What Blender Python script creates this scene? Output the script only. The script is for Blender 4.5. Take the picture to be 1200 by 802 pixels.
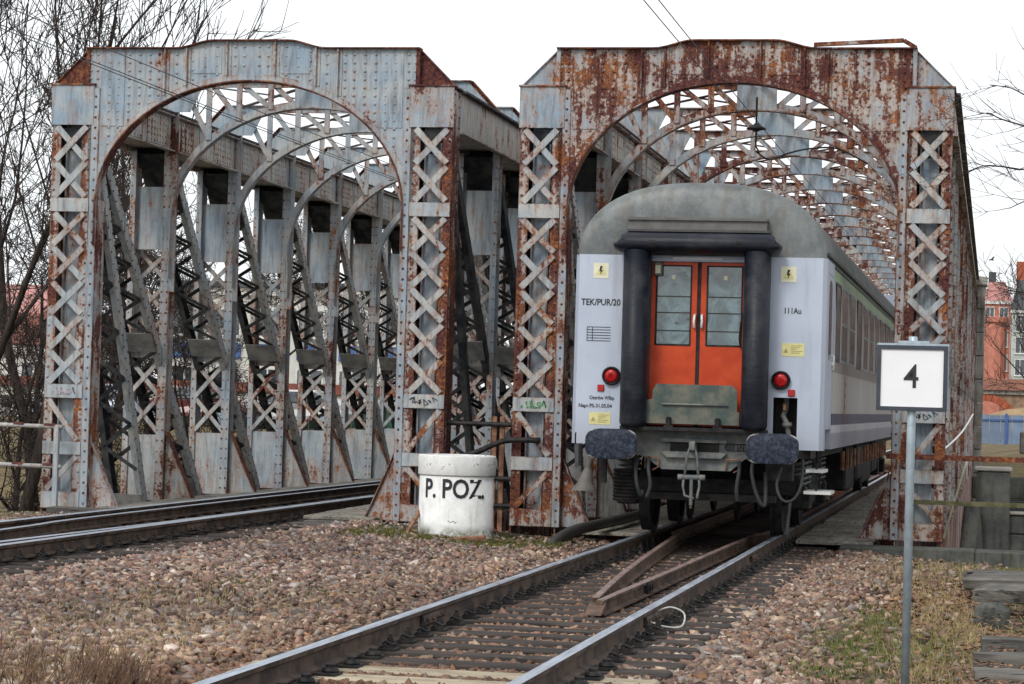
import bpy, math, random
import numpy as np
from mathutils import Vector, Matrix
random.seed(7); rng = np.random.default_rng(11)
for o in list(bpy.data.objects): bpy.data.objects.remove(o)
scene = bpy.context.scene
C = scene.collection
# ------------------------------------------------------------------ camera
YAW, PITCH, ROLL, CAMZ = 0.194556, 0.024210, 0.028788, 1.4946
cy, sy, cp, sp = math.cos(YAW), math.sin(YAW), math.cos(PITCH), math.sin(PITCH)
fw = Vector((-sy*cp, cy*cp, sp)); r0 = Vector((cy, sy, 0)); u0 = r0.cross(fw)
rt = r0*math.cos(ROLL)+u0*math.sin(ROLL); up = u0*math.cos(ROLL)-r0*math.sin(ROLL)
cd = bpy.data.cameras.new('camera'); cam = bpy.data.objects.new('camera', cd); C.objects.link(cam)
cam.matrix_world = Matrix(((rt.x, up.x, -fw.x, 0), (rt.y, up.y, -fw.y, 0), (rt.z, up.z, -fw.z, CAMZ), (0, 0, 0, 1)))
cd.sensor_width = 36; cd.lens = 2870.774/1200*36; cd.clip_start = 0.1; cd.clip_end = 3000
scene.camera = cam
# ------------------------------------------------------------------ sky and sun (overcast)
SUN_EL, SUN_AZ = math.radians(42), math.radians(200)   # azimuth measured clockwise from +Y: behind the camera, to its left
w = bpy.data.worlds.new('World'); scene.world = w; w.use_nodes = True
nt = w.node_tree; nt.nodes.clear()
sk = nt.nodes.new('ShaderNodeTexSky'); sk.sky_type = 'NISHITA'; sk.sun_disc = False
sk.sun_elevation = SUN_EL; sk.sun_rotation = SUN_AZ; sk.dust_density = 3.0; sk.air_density = 1.0
hs = nt.nodes.new('ShaderNodeHueSaturation'); hs.inputs['Saturation'].default_value = 0.25
b1 = nt.nodes.new('ShaderNodeBackground'); b1.inputs['Strength'].default_value = 0.05
b2 = nt.nodes.new('ShaderNodeBackground'); b2.inputs['Color'].default_value = (0.93, 0.97, 1.0, 1); b2.inputs['Strength'].default_value = 1.0
ad = nt.nodes.new('ShaderNodeAddShader'); wo = nt.nodes.new('ShaderNodeOutputWorld')
nt.links.new(sk.outputs[0], hs.inputs['Color']); nt.links.new(hs.outputs[0], b1.inputs['Color'])
nt.links.new(b1.outputs[0], ad.inputs[0]); nt.links.new(b2.outputs[0], ad.inputs[1]); nt.links.new(ad.outputs[0], wo.inputs[0])
sl = bpy.data.lights.new('sun', 'SUN'); sl.energy = 1.5; sl.angle = math.radians(14); sl.color = (1, 0.96, 0.9)
so = bpy.data.objects.new('sun', sl); C.objects.link(so)
sdir = Vector((math.sin(SUN_AZ)*math.cos(SUN_EL), math.cos(SUN_AZ)*math.cos(SUN_EL), math.sin(SUN_EL)))
so.rotation_euler = sdir.to_track_quat('Z', 'Y').to_euler(); so.location = (0, 0, 30)
vs = scene.view_settings; vs.view_transform = 'Standard'; vs.look = 'None'; vs.gamma = 1; vs.exposure = 0.0; vs.use_curve_mapping = False
scene.render.engine = 'CYCLES'

# ------------------------------------------------------------------ mesh helpers
class MB:
    def __init__(s): s.v = []; s.f = []; s.mi = []; s.cur = 0
    def add(s, vs, fs):
        n = len(s.v); s.v += [tuple(p) for p in vs]
        for f in fs: s.f.append(tuple(i+n for i in f)); s.mi.append(s.cur)
        return s
    def box(s, c, d, rot=None):
        x, y, z = d[0]/2, d[1]/2, d[2]/2
        P = [Vector(p) for p in ((-x,-y,-z),(x,-y,-z),(x,y,-z),(-x,y,-z),(-x,-y,z),(x,-y,z),(x,y,z),(-x,y,z))]
        if rot is not None: P = [rot @ p for p in P]
        c = Vector(c); return s.add([p+c for p in P], ((0,3,2,1),(4,5,6,7),(0,1,5,4),(1,2,6,5),(2,3,7,6),(3,0,4,7)))
    def bb(s, x0, x1, y0, y1, z0, z1): return s.box(((x0+x1)/2,(y0+y1)/2,(z0+z1)/2), (x1-x0,y1-y0,z1-z0))
    def bev(s, x0, x1, y0, y1, z0, z1, b=.01):
        # box with a chamfer on its vertical edges and top/bottom rims
        def ring(z, i): return [(x0+i+b,y0+i,z),(x1-i-b,y0+i,z),(x1-i,y0+i+b,z),(x1-i,y1-i-b,z),(x1-i-b,y1-i,z),(x0+i+b,y1-i,z),(x0+i,y1-i-b,z),(x0+i,y0+i+b,z)]
        return s.loft([ring(z0,b),ring(z0+b,0),ring(z1-b,0),ring(z1,b)])
    def loft(s, rings, cap=True, closed=True):
        n = len(rings[0]); vs = [p for r in rings for p in r]; fs = []
        for i in range(len(rings)-1):
            for j in range(n if closed else n-1):
                a = i*n+j; b = i*n+(j+1) % n; fs.append((a, b, b+n, a+n))
        if cap: fs.append(tuple(range(n-1,-1,-1))); fs.append(tuple(range((len(rings)-1)*n, len(rings)*n)))
        return s.add(vs, fs)
    def bar(s, a, b, wv, tv):
        # rectangular bar a->b ; wv, tv = half width and half thickness vectors
        a, b, wv, tv = Vector(a), Vector(b), Vector(wv), Vector(tv)
        return s.loft([[p-wv-tv, p+wv-tv, p+wv+tv, p-wv+tv] for p in (a, b)])
    def xbar(s, a, b, w, t, n):
        # flat bar a->b of width w in the plane with normal n, thickness t along n
        a, b, n = Vector(a), Vector(b), Vector(n).normalized()
        d = (b-a).normalized(); wd = d.cross(n).normalized()
        return s.bar(a, b, wd*w/2, n*t/2)
    def tube(s, pts, r, seg=8, cap=True):
        pts = [Vector(p) for p in pts]; rings = []
        rr = r if hasattr(r, '__len__') else [r]*len(pts)
        ref = None
        for i, p in enumerate(pts):
            d = (pts[min(i+1, len(pts)-1)]-pts[max(i-1, 0)])
            if d.length < 1e-9: d = Vector((0,0,1))
            d.normalize()
            if ref is None: ref = Vector((0,0,1)) if abs(d.z) < .9 else Vector((1,0,0))
            u = (ref-d*ref.dot(d))
            if u.length < 1e-6: u = d.orthogonal()
            u.normalize(); v = d.cross(u); ref = u
            rings.append([p+(u*math.cos(2*math.pi*k/seg)+v*math.sin(2*math.pi*k/seg))*rr[i] for k in range(seg)])
        return s.loft(rings, cap)
    def lathe(s, prof, seg=32, c=(0,0,0), axis='z'):
        rings = []
        for r, h in prof:
            R = []
            for k in range(seg):
                a = 2*math.pi*k/seg; x, y = r*math.cos(a), r*math.sin(a)
                R.append((c[0]+x, c[1]+y, c[2]+h) if axis == 'z' else (c[0]+x, c[1]+h, c[2]-y) if axis == 'y' else (c[0]+h, c[1]+x, c[2]+y))
            rings.append(R)
        return s.loft(rings)
    def prism(s, poly, y0, y1):   # polygon in x,z extruded along y
        return s.loft([[(x, y0, z) for x, z in poly], [(x, y1, z) for x, z in poly]])
    def prismx(s, poly, x0, x1):  # polygon in y,z extruded along x
        return s.loft([[(x0, y, z) for y, z in poly], [(x1, y, z) for y, z in poly]])
    def rivet(s, p, n, r=.019, h=.013):
        p, n = Vector(p), Vector(n); u = n.orthogonal().normalized(); v = n.cross(u)
        vs = [p+(u*math.cos(k*math.pi/3)+v*math.sin(k*math.pi/3))*r for k in range(6)]
        vs += [p+n*h*.75+(u*math.cos(k*math.pi/3)+v*math.sin(k*math.pi/3))*r*.62 for k in range(6)]+[p+n*h]
        fs = [(k,(k+1)%6,6+(k+1)%6,6+k) for k in range(6)]+[(6+k,6+(k+1)%6,12) for k in range(6)]
        return s.add(vs, fs)
    def mesh(s, name, smooth=False):
        me = bpy.data.meshes.new(name); me.from_pydata(s.v, [], s.f)
        if any(s.mi): me.polygons.foreach_set('material_index', s.mi)
        if smooth: me.polygons.foreach_set('use_smooth', [True]*len(s.f))
        me.update(); return me
def smooth_path(P, n=5):
    P = [Vector(p) for p in P]; out = []
    for i in range(len(P)-1):
        p0, p1, p2, p3 = P[max(i-1, 0)], P[i], P[i+1], P[min(i+2, len(P)-1)]
        for j in range(n):
            t = j/n; out.append(.5*((2*p1)+(p2-p0)*t+(2*p0-5*p1+4*p2-p3)*t*t+(3*p1-p0-3*p2+p3)*t**3))
    return out+[P[-1]]
MC = {}
def obj(name, m, mat=None, parent=None, loc=None, key=None, smooth=False, rotz=0, **props):
    """m: MB or mesh or a function that makes an MB (then key caches its mesh)"""
    if callable(m) and not isinstance(m, MB):
        if key is None or key not in MC:
            me = m().mesh(name, smooth)
            if key is not None: MC[key] = me
        else: me = MC[key]
    elif isinstance(m, MB): me = m.mesh(name, smooth)
    else: me = m
    if mat is not None and not me.materials:
        for q in (mat if isinstance(mat, (list, tuple)) else [mat]): me.materials.append(q)
    o = bpy.data.objects.new(name, me); C.objects.link(o)
    if parent is not None: o.parent = parent
    if loc is not None: o.location = loc
    if rotz: o.rotation_euler.z = rotz
    for k, v in props.items(): o[k] = v
    return o
def thing(name, label, cat, loc=(0,0,0), rotz=0, group=None):
    o = bpy.data.objects.new(name, None); C.objects.link(o); o.location = loc; o.rotation_euler = (0,0,rotz); o.empty_display_size = .2
    o['label'] = label; o['category'] = cat
    if group: o['group'] = group
    return o
def tag(o, label, cat, group=None):
    o['label'] = label; o['category'] = cat
    if group: o['group'] = group
    return o
def text_mesh(txt, size, depth=.0015, name='lettering', squeeze=1.0, bold=0.0):
    cu = bpy.data.curves.new('tmp', 'FONT'); cu.body = txt; cu.size = size; cu.extrude = depth; cu.align_x = 'LEFT'; cu.offset = bold; cu.resolution_u = 3
    to = bpy.data.objects.new('tmp', cu); C.objects.link(to)
    dg = bpy.context.evaluated_depsgraph_get(); dg.update()
    me = bpy.data.meshes.new_from_object(to.evaluated_get(dg)); bpy.data.objects.remove(to); bpy.data.curves.remove(cu)
    me.name = name; me.materials.clear()
    co = np.zeros(len(me.vertices)*3); me.vertices.foreach_get('co', co); co = co.reshape(-1, 3)
    out = np.stack([co[:,0]*squeeze, -co[:,2], co[:,1]], 1)   # stands upright, faces -y
    me.vertices.foreach_set('co', out.ravel()); me.update()
    return me

# ------------------------------------------------------------------ materials
class NM:
    def __init__(s, name):
        s.m = bpy.data.materials.new(name); s.m.use_nodes = True; s.t = s.m.node_tree; s.t.nodes.clear()
        s.out = s.n('ShaderNodeOutputMaterial'); s.b = s.n('ShaderNodeBsdfPrincipled'); s.l(s.b.outputs[0], s.out.inputs[0])
        s.geo = None
    def n(s, ty, **kw):
        x = s.t.nodes.new(ty)
        for k, v in kw.items(): setattr(x, k, v)
        return x
    def l(s, a, b): s.t.links.new(a, b)
    def put(s, inp, v):
        if hasattr(v, 'bl_idname') or isinstance(v, bpy.types.NodeSocket): s.l(v, inp)
        elif isinstance(v, (tuple, list)) and len(v) == 3 and inp.type == 'RGBA': inp.default_value = (*v, 1)
        else: inp.default_value = v
    def pos(s):
        if s.geo is None: s.geo = s.n('ShaderNodeNewGeometry')
        return s.geo.outputs['Position']
    def objco(s): return s.n('ShaderNodeTexCoord').outputs['Object']
    def noise(s, scale, detail=4, rough=.55, vec=None, st=None, dist=0):
        x = s.n('ShaderNodeTexNoise'); x.inputs['Scale'].default_value = scale; x.inputs['Detail'].default_value = detail; x.inputs['Roughness'].default_value = rough; x.inputs['Distortion'].default_value = dist
        v = vec if vec is not None else s.pos()
        if st:
            mp = s.n('ShaderNodeMapping'); mp.inputs['Scale'].default_value = st; s.l(v, mp.inputs[0]); v = mp.outputs[0]
        s.l(v, x.inputs['Vector']); return x.outputs['Fac']
    def math(s, op, a, b=None, c=None):
        x = s.n('ShaderNodeMath', operation=op)
        for i, q in enumerate((a, b, c)):
            if q is not None: s.put(x.inputs[i], q)
        return x.outputs[0]
    def rng(s, v, a, b, c=0, d=1, smooth=True):
        x = s.n('ShaderNodeMapRange'); x.interpolation_type = 'SMOOTHSTEP' if smooth else 'LINEAR'
        for i, q in zip(range(5), (v, a, b, c, d)): s.put(x.inputs[i], q)
        return x.outputs[0]
    def mix(s, f, a, b, bl='MIX'):
        x = s.n('ShaderNodeMix', data_type='RGBA', blend_type=bl)
        s.put(x.inputs[0], f); s.put(x.inputs[6], a); s.put(x.inputs[7], b); return x.outputs[2]
    def ramp(s, v, stops, const=False):
        x = s.n('ShaderNodeValToRGB'); e = x.color_ramp.elements; x.color_ramp.interpolation = 'CONSTANT' if const else 'LINEAR'
        while len(e) < len(stops): e.new(.5)
        for q, (p, c) in zip(e, stops): q.position = p; q.color = (*c, 1)
        s.l(v, x.inputs[0]); return x.outputs[0]
    def attr(s, name, ty='OBJECT', fac=True):
        x = s.n('ShaderNodeAttribute', attribute_name=name, attribute_type=ty); return x.outputs['Fac' if fac else 'Color']
    def sep(s, v):
        x = s.n('ShaderNodeSeparateXYZ'); s.l(v, x.inputs[0]); return x.outputs
    def bump(s, h, strength=.3, dist=.01):
        x = s.n('ShaderNodeBump'); x.inputs['Strength'].default_value = strength; x.inputs['Distance'].default_value = dist; s.l(h, x.inputs['Height']); s.l(x.outputs[0], s.b.inputs['Normal'])
    def done(s, col=None, rough=.7, metal=0, spec=.5):
        if col is not None: s.put(s.b.inputs['Base Color'], col)
        s.put(s.b.inputs['Roughness'], rough); s.put(s.b.inputs['Metallic'], metal); s.put(s.b.inputs['Specular IOR Level'], spec); return s.m
def steel():
    k = NM('weathered_steel_paint')
    rust = k.attr('rust'); cream = k.attr('cream')
    big = k.noise(1.3, 6, .6); streak = k.noise(1, 5, .62, st=(10, 10, 1.6)); fine = k.noise(24, 7, .72); mid = k.noise(6, 5, .65)
    s_ = k.math('ADD', k.math('ADD', k.math('MULTIPLY', big, .32), k.math('MULTIPLY', streak, .30)), k.math('ADD', k.math('MULTIPLY', fine, .20), k.math('MULTIPLY', mid, .18)))
    t = k.math('ADD', s_, k.math('MULTIPLY', k.math('SUBTRACT', rust, .5), .42))
    bv = k.n('ShaderNodeBevel', samples=4); bv.inputs['Radius'].default_value = .028
    vm = k.n('ShaderNodeVectorMath', operation='DOT_PRODUCT'); k.pos(); k.l(bv.outputs[0], vm.inputs[0]); k.l(k.geo.outputs['Normal'], vm.inputs[1])
    edge = k.rng(vm.outputs['Value'], .995, .80)
    t = k.math('ADD', t, k.math('MULTIPLY', edge, k.math('MULTIPLY', fine, .10)))
    m = k.rng(t, .512, .545); stain = k.rng(t, .43, .54)
    tone = k.math('ADD', k.math('MULTIPLY', k.rng(k.noise(2.1, 4), .35, .65), .5), k.math('MULTIPLY', cream, .75))
    tone = k.math('MINIMUM', tone, 1.0)
    paint = k.mix(tone, (.25, .325, .395), (.47, .455, .42))
    dirt = k.rng(k.noise(1, 6, .7, st=(16, 16, 2.0)), .42, .72)
    paint = k.mix(k.math('MULTIPLY', dirt, .68), paint, (.085, .085, .09))
    spk = k.rng(k.noise(60, 3, .6), .62, .70); paint = k.mix(k.math('MULTIPLY', spk, .5), paint, (.14, .10, .08))
    col = k.mix(k.math('MULTIPLY', stain, .5), paint, (.33, .145, .055))
    rc = k.ramp(k.math('ADD', k.math('MULTIPLY', fine, .6), k.math('MULTIPLY', mid, .4)), [(.34, (.030, .013, .014)), (.47, (.10, .035, .024)), (.56, (.24, .085, .032)), (.68, (.40, .19, .075))])
    hue = k.rng(k.noise(1.7, 5, .6), .40, .56); rc = k.mix(k.math('MULTIPLY', hue, .88), rc, k.ramp(fine, [(.36, (.022, .010, .013)), (.55, (.085, .028, .028)), (.7, (.20, .075, .045))]))
    col = k.mix(m, col, rc)
    k.bump(k.math('SUBTRACT', k.math('MULTIPLY', fine, .5), k.math('MULTIPLY', m, .35)), .55, .012)
    return k.done(col, k.rng(m, 0, 1, .55, .9), 0, .25)
STEEL = steel()
def dark_steel(name, c1, c2, rough=.6, scale=9):
    k = NM(name); n = k.noise(scale, 6, .65); d = k.noise(60, 4, .6)
    k.bump(d, .25, .006); return k.done(k.mix(k.rng(n, .35, .65), c1, c2), rough, 0, .22)
M_BLACK = dark_steel('grimy_black_steel', (.008, .008, .010), (.032, .028, .026))
M_GREYSTEEL = dark_steel('dirty_grey_steel', (.10, .115, .12), (.20, .20, .18), .6, 7)
M_RAILSIDE = dark_steel('rail_side_rust', (.035, .027, .024), (.105, .07, .052), .75, 5)
M_SOOT_SHADE = dark_steel('soot_and_shade_steel', (.022, .024, .030), (.085, .085, .084), .8, 4)  # near-black colour: soot plus painted-in shade of backlit truss undersides and inner faces
M_TIE = dark_steel('dull_grey_plate', (.15, .155, .16), (.29, .28, .26), .8, 4)
M_RUSTBAR = dark_steel('rusty_brown_steel', (.12, .055, .035), (.30, .16, .10), .8, 8)
def rail_top():
    k = NM('polished_rail_top'); n = k.noise(3, 5, .6, st=(9, .6, 3)); return k.done(k.mix(n, (.36, .40, .47), (.64, .69, .77)), k.rng(n, .3, .7, .30, .46), .78, .7)
M_RAILTOP = rail_top()
def guard_top():
    k = NM('dull_guard_rail_top'); n = k.noise(5, 6, .65); return k.done(k.ramp(n, [(.35, (.10, .062, .052)), (.6, (.24, .16, .14))]), .5, 0, .6)
M_GUARDTOP = guard_top()
def wood(name, c1, c2, st, scale=1.0, dark=(.02, .018, .016)):
    k = NM(name); inf = k.n('ShaderNodeObjectInfo')
    g = k.noise(scale, 7, .68, st=st); n = k.noise(3, 5, .6); cr = k.rng(k.noise(scale*1.7, 3, .5, st=st), .60, .68)
    c = k.mix(k.rng(g, .3, .7), c1, c2); c = k.mix(k.rng(n, .45, .7, 0, .55), c, dark); c = k.mix(k.math('MULTIPLY', cr, .85), c, dark)
    c = k.mix(k.math('MULTIPLY', inf.outputs['Random'], .35), c, dark)
    k.bump(k.math('SUBTRACT', g, k.math('MULTIPLY', cr, .7)), .7, .02); return k.done(c, .85, 0, .3)
M_SLEEPER = wood('tarred_sleeper_wood', (.022, .018, .017), (.085, .064, .055), (1.2, 22, 22))
M_PALEWOOD = wood('bare_pale_sleeper_wood', (.38, .32, .22), (.58, .50, .37), (1.2, 22, 22), 1, (.16, .12, .09))
M_PLANK = wood('grey_deck_plank', (.17, .155, .13), (.36, .33, .28), (18, 1.6, 18), 1, (.05, .05, .045))
M_TIMBER = wood('old_grey_timber', (.07, .065, .06), (.19, .175, .155), (1.5, 20, 20), 1, (.02, .018, .017))
def concrete(name, c1, c2, moss=None, streak=.5, mossz=.5):
    k = NM(name); n = k.noise(2.5, 7, .65); f = k.noise(45, 5, .7); st = k.noise(1, 5, .6, st=(9, 9, .8))
    c = k.mix(k.rng(n, .35, .65), c1, c2); c = k.mix(k.math('MULTIPLY', k.rng(st, .48, .7), streak), c, tuple(q*.3 for q in c1))
    if moss: c = k.mix(k.math('MULTIPLY', k.rng(k.noise(5, 6, .7), .52, .62), mossz), c, moss)
    k.bump(k.math('ADD', f, k.math('MULTIPLY', n, .5)), .5, .015); return k.done(c, .9, 0, .25)
M_CONC = concrete('dark_mossy_concrete', (.055, .058, .055), (.13, .13, .118), (.035, .045, .014), .7)
M_CONC_TOP = concrete('pale_worn_concrete', (.22, .21, .19), (.40, .38, .34), (.09, .09, .04), .3, .4)
M_STONE = concrete('sooty_sandstone', (.16, .15, .14), (.30, .28, .25), None, .6)
def plain(name, c, rough=.6, var=.25, spec=.5, bump=.1, metal=0, scale=8):
    k = NM(name); n = k.noise(scale, 5, .6)
    col = k.mix(k.rng(n, .3, .7), tuple(q*(1-var) for q in c), tuple(min(1, q*(1+var*.5)) for q in c))
    if bump: k.bump(k.noise(50, 3), bump, .005)
    return k.done(col, rough, metal, spec)
# ================================================================== ground
XR, XL = -3.22, -9.41          # centre lines of the two tracks
YP, PAN, NP = 30.0, 2.95, 20   # portal plane, panel length, panels
TIPZ = 0.09                    # left track lies a little higher
def sstep(a, b, x): t = np.clip((x-a)/(b-a), 0, 1); return t*t*(3-2*t)
GX = [-300, -60, -30, -18, -14, -12.3, -11.2, -10.9, -7.95, -7.7, -6.6, -5.4, -4.75, -4.62, -1.8, -1.66, -1.1, .3, 3, 14, 60, 300]
GZ = [-.6, -.6, -1.6, -1.5, -.55, -.14, -.10, -.13, -.13, -.06, -.10, -.17, -.16, -.215, -.215, -.17, -.21, -.27, -.34, -1.2, -.4, -.4]
from mathutils import noise as mnoise
def gz(x, y):
    x = np.asarray(x, float); y = np.asarray(y, float)
    near = np.interp(x, GX, GZ)
    far = -2.1+(2.4-.75*np.exp(-((x+6.3)/7.5)**4))*sstep(64, 80, y)
    t = sstep(29.75, 33.0, y)
    wob = .5*np.sin(x*.7+y*.31)*np.sin(y*.53-x*.2)
    amp = .03*sstep(-4.7, -5.3, x)*sstep(-7.7, -7.2, x)*1.2 + .02*sstep(-1.5, -1.0, x)
    return near*(1-t)+far*t + wob*(amp*(1-t)+.25*t)
def grid_mesh(name, xs, ys, zf):
    X, Y = np.meshgrid(xs, ys); Z = zf(X, Y); V = np.stack([X, Y, Z], -1).reshape(-1, 3)
    nx, ny = len(xs), len(ys); i = np.arange((nx-1)*(ny-1)); r, c = i//(nx-1), i % (nx-1); a = r*nx+c
    F = np.stack([a, a+1, a+nx+1, a+nx], 1)
    me = bpy.data.meshes.new(name); me.from_pydata(V.tolist(), [], F.tolist()); me.polygons.foreach_set('use_smooth', [True]*len(F)); me.update(); return me
def ground_mat():
    k = NM('gravelly_soil'); xyz = k.sep(k.pos())
    v = k.n('ShaderNodeTexVoronoi'); v.inputs['Scale'].default_value = 24; k.l(k.pos(), v.inputs['Vector'])
    n = k.noise(1.2, 6, .65); f = k.noise(14, 5, .65)
    grav = k.mix(k.rng(f, .3, .7), (.035, .026, .022), (.13, .092, .072))
    grass = k.mix(k.rng(k.noise(7, 6, .7), .35, .65), (.05, .052, .022), (.17, .145, .075))
    far = k.rng(xyz[1], 30.0, 34.0)
    side = k.rng(xyz[0], -1.15, -.35)
    lft = k.rng(xyz[0], -12.6, -13.4)
    msk = k.math('MAXIMUM', k.math('MAXIMUM', far, lft), k.math('MULTIPLY', side, k.rng(n, .38, .58)))
    msk = k.math('MAXIMUM', msk, k.math('MULTIPLY', k.math('MULTIPLY', k.rng(xyz[1], 26.6, 27.6), k.rng(f, .35, .55)), .9))
    dry = k.mix(k.rng(k.noise(.35, 5, .65), .35, .65), (.19, .145, .075), (.11, .088, .05))
    dry = k.mix(k.rng(k.noise(4, 6, .7), .5, .7), dry, (.07, .055, .035))
    col = k.mix(msk, grav, k.mix(far, grass, dry))
    k.bump(k.math('ADD', f, v.outputs['Distance']), .8, .03); return k.done(col, .95, 0, .2)
xs = np.unique(np.concatenate([np.linspace(-300, -30, 14), np.linspace(-30, -14, 12), np.arange(-14, 1.01, .22), np.linspace(1, 30, 16), np.linspace(30, 300, 12)]))
ys = np.unique(np.concatenate([np.linspace(-30, 8, 10), np.arange(8, 34.5, .25), np.linspace(34.5, 90, 36), np.linspace(90, 900, 20)]))
obj('ground', grid_mesh('ground', xs, ys, gz), ground_mat(), kind='structure')

# ---- ballast: crushed stone, one mass
def stone_mat():
    k = NM('crushed_stone'); c = k.n('ShaderNodeAttribute', attribute_name='stone', attribute_type='GEOMETRY').outputs['Color']
    n = k.noise(55, 4, .7); c = k.mix(k.rng(n, .35, .7, 0, .45), c, (.05, .04, .035)); k.bump(n, .5, .008); return k.done(c, .9, 0, .25)
M_STONES = stone_mat()
def sleeper_y0(): return 9.07
def ballast():
    Y0, Y1 = 10.5, 29.6
    N = 215000
    x = rng.uniform(-14.8, .2, N); y = rng.uniform(Y0, Y1, N)
    # frustum with margin
    keep = (x > -.56*y*1.0+.6) | (x > -5)
    keep = x > -(y*.437)-2.2
    d = np.ones(N)
    d *= np.where(x > -1.5, 1-.92*sstep(-1.5, -.85, x), 1)
    mossy = sstep(26.3, 27.4, y)*((x < -4.7) & (x > -7.4)); d *= 1-.88*mossy
    grassy = np.exp(-(((x+6.1)/.9)**2+((y-18.6)/1.6)**2)); d *= 1-.75*grassy
    weedy = np.exp(-(((x+5.3)/.7)**2+((y-13.4)/1.3)**2)); d *= 1-.5*weedy
    d *= np.where(x < -12.4, .25, 1)
    # bare sleepers
    for xc, zt in ((XR, 1), (XL, 1)):
        ph = ((y-9.07) % .51); on = (np.abs(x-xc) < 1.32) & ((ph < .13) | (ph > .38))
        d *= np.where(on, .10, 1); d *= np.where((np.abs(x-xc) < 1.32) & ~on, 1.0, 1)
        d *= np.where((np.abs(np.abs(x-xc)-.753) < .17), .12, 1)
    keep &= rng.uniform(0, 1, N) < d*(.66+.34*sstep(24, 13, y))
    x, y = x[keep], y[keep]; n = len(x)
    s = .0135+.022*rng.beta(1.4, 3.0, n); s *= np.where(rng.uniform(0, 1, n) < .02, 1.5, 1)
    track = (np.abs(x-XR) < 1.3) | (np.abs(x-XL) < 1.3); s = np.where(track, np.minimum(s, .034), s)
    z = gz(x, y)+s*.25
    z += np.where(track, .012, .0) + np.where(track, 0, rng.uniform(-.012, .022, n))
    base = np.array([(-1,-1,-1),(1,-1,-1),(1,1,-1),(-1,1,-1),(-1,-1,1),(1,-1,1),(1,1,1),(-1,1,1)], float)
    V = base[None]*(1+rng.uniform(-.55, .35, (n, 8, 3)))*(s[:, None]*np.array([1.25, .88, .55]))[:, None, :]*rng.uniform(.75, 1.25, (n, 1, 3))
    A = rng.normal(size=(n, 3, 3)); A[:, 2, :] = np.array([0, 0, 1])+rng.normal(size=(n, 3))*.42
    a2 = A[:, 2]/np.linalg.norm(A[:, 2], axis=1)[:, None]; a0 = A[:, 0]-a2*np.sum(A[:, 0]*a2, 1)[:, None]; a0 /= np.linalg.norm(a0, axis=1)[:, None]; a1 = np.cross(a2, a0)
    R = np.stack([a0, a1, a2], 1)
    V = np.einsum('nij,njk->nik', V, R)+np.stack([x, y, z], 1)[:, None, :]
    q = np.array([(0,3,2,1),(4,5,6,7),(0,1,5,4),(1,2,6,5),(2,3,7,6),(3,0,4,7)])
    F = (np.arange(n)[:, None, None]*8+q[None]).reshape(-1)
    me = bpy.data.meshes.new('ballast'); me.vertices.add(n*8); me.vertices.foreach_set('co', V.ravel())
    me.loops.add(n*24); me.loops.foreach_set('vertex_index', F.astype(np.int32)); me.polygons.add(n*6)
    me.polygons.foreach_set('loop_start', np.arange(0, n*24, 4, dtype=np.int32)); me.update(calc_edges=True)
    pal = np.array([(.40,.285,.225),(.31,.205,.165),(.47,.36,.27),(.25,.215,.19),(.37,.35,.33),(.56,.47,.36),(.16,.11,.09),(.33,.215,.18),(.66,.61,.54),(.42,.25,.14)])
    pr = np.array([.16,.15,.14,.12,.11,.09,.10,.07,.035,.025])
    ci = rng.choice(len(pal), n, p=pr); col = pal[ci]*rng.uniform(.5, 1.25, (n, 1))
    # stones close to the running rails carry brake-dust rust
    nr = np.exp(-(np.abs(x-(XR-.95))/.55)**2)*sstep(21, 14, y); nr = np.maximum(nr, np.where(np.abs(x-XR) < .7, .5, 0))
    col = col*(1-.75*nr[:, None])+np.array([.29, .145, .07])*rng.uniform(.5, 1.2, (n, 1))*.75*nr[:, None]
    blu = np.where((x < -5.6)[:, None], np.array([[.95, .97, 1.03]]), 1); patch = .5+.25*np.sin(x*1.3+2*np.sin(y*.55))+.25*np.sin(y*.9+1.7*np.sin(x*.8+1)); col = np.clip(col*blu*np.array([[.92, .83, .79]])*(.72+.42*patch[:, None]), 0, 1)
    at = me.attributes.new('stone', 'FLOAT_COLOR', 'POINT'); at.data.foreach_set('color', np.repeat(np.concatenate([col, np.ones((n, 1))], 1), 8, 0).ravel())
    return me
obj('ballast', ballast(), M_STONES, kind='stuff')

# ================================================================== tracks
def rail_profile(top=0.0):
    pr = [(-.0625,-.15),(-.0625,-.138),(-.012,-.122),(-.008,-.05),(-.034,-.036),(-.036,-.008),(-.026,-.0005)]
    pr = [(x, z+top) for x, z in pr]; return pr+[(-x, z) for x, z in reversed(pr)]
def sweep_rail(pts, name, mats, parent, **kw):
    pr = rail_profile(); m = MB(); rings = []
    if name == 'check_rail': pts = smooth_path(pts, 6); pr = [(x*.8, z*.84-.024) for x, z in pr]
    for i, p in enumerate(pts):
        p = Vector(p); d = (Vector(pts[min(i+1, len(pts)-1)])-Vector(pts[max(i-1, 0)])).normalized(); sd = Vector((d.y, -d.x, 0)).normalized()
        rings.append([p+sd*x+Vector((0, 0, z)) for x, z in pr])
    m.loft(rings); n = len(pr); 
    for i in range(len(pts)-1):
        for j in (5, 6, 7): m.mi[i*n+j] = 1
    return obj(name, m, mats, parent, **kw)
def mk_sleeper():
    m = MB(); m.bev(-1.28, 1.28, -.13, .13, -.16, 0, .012); return m
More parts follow.
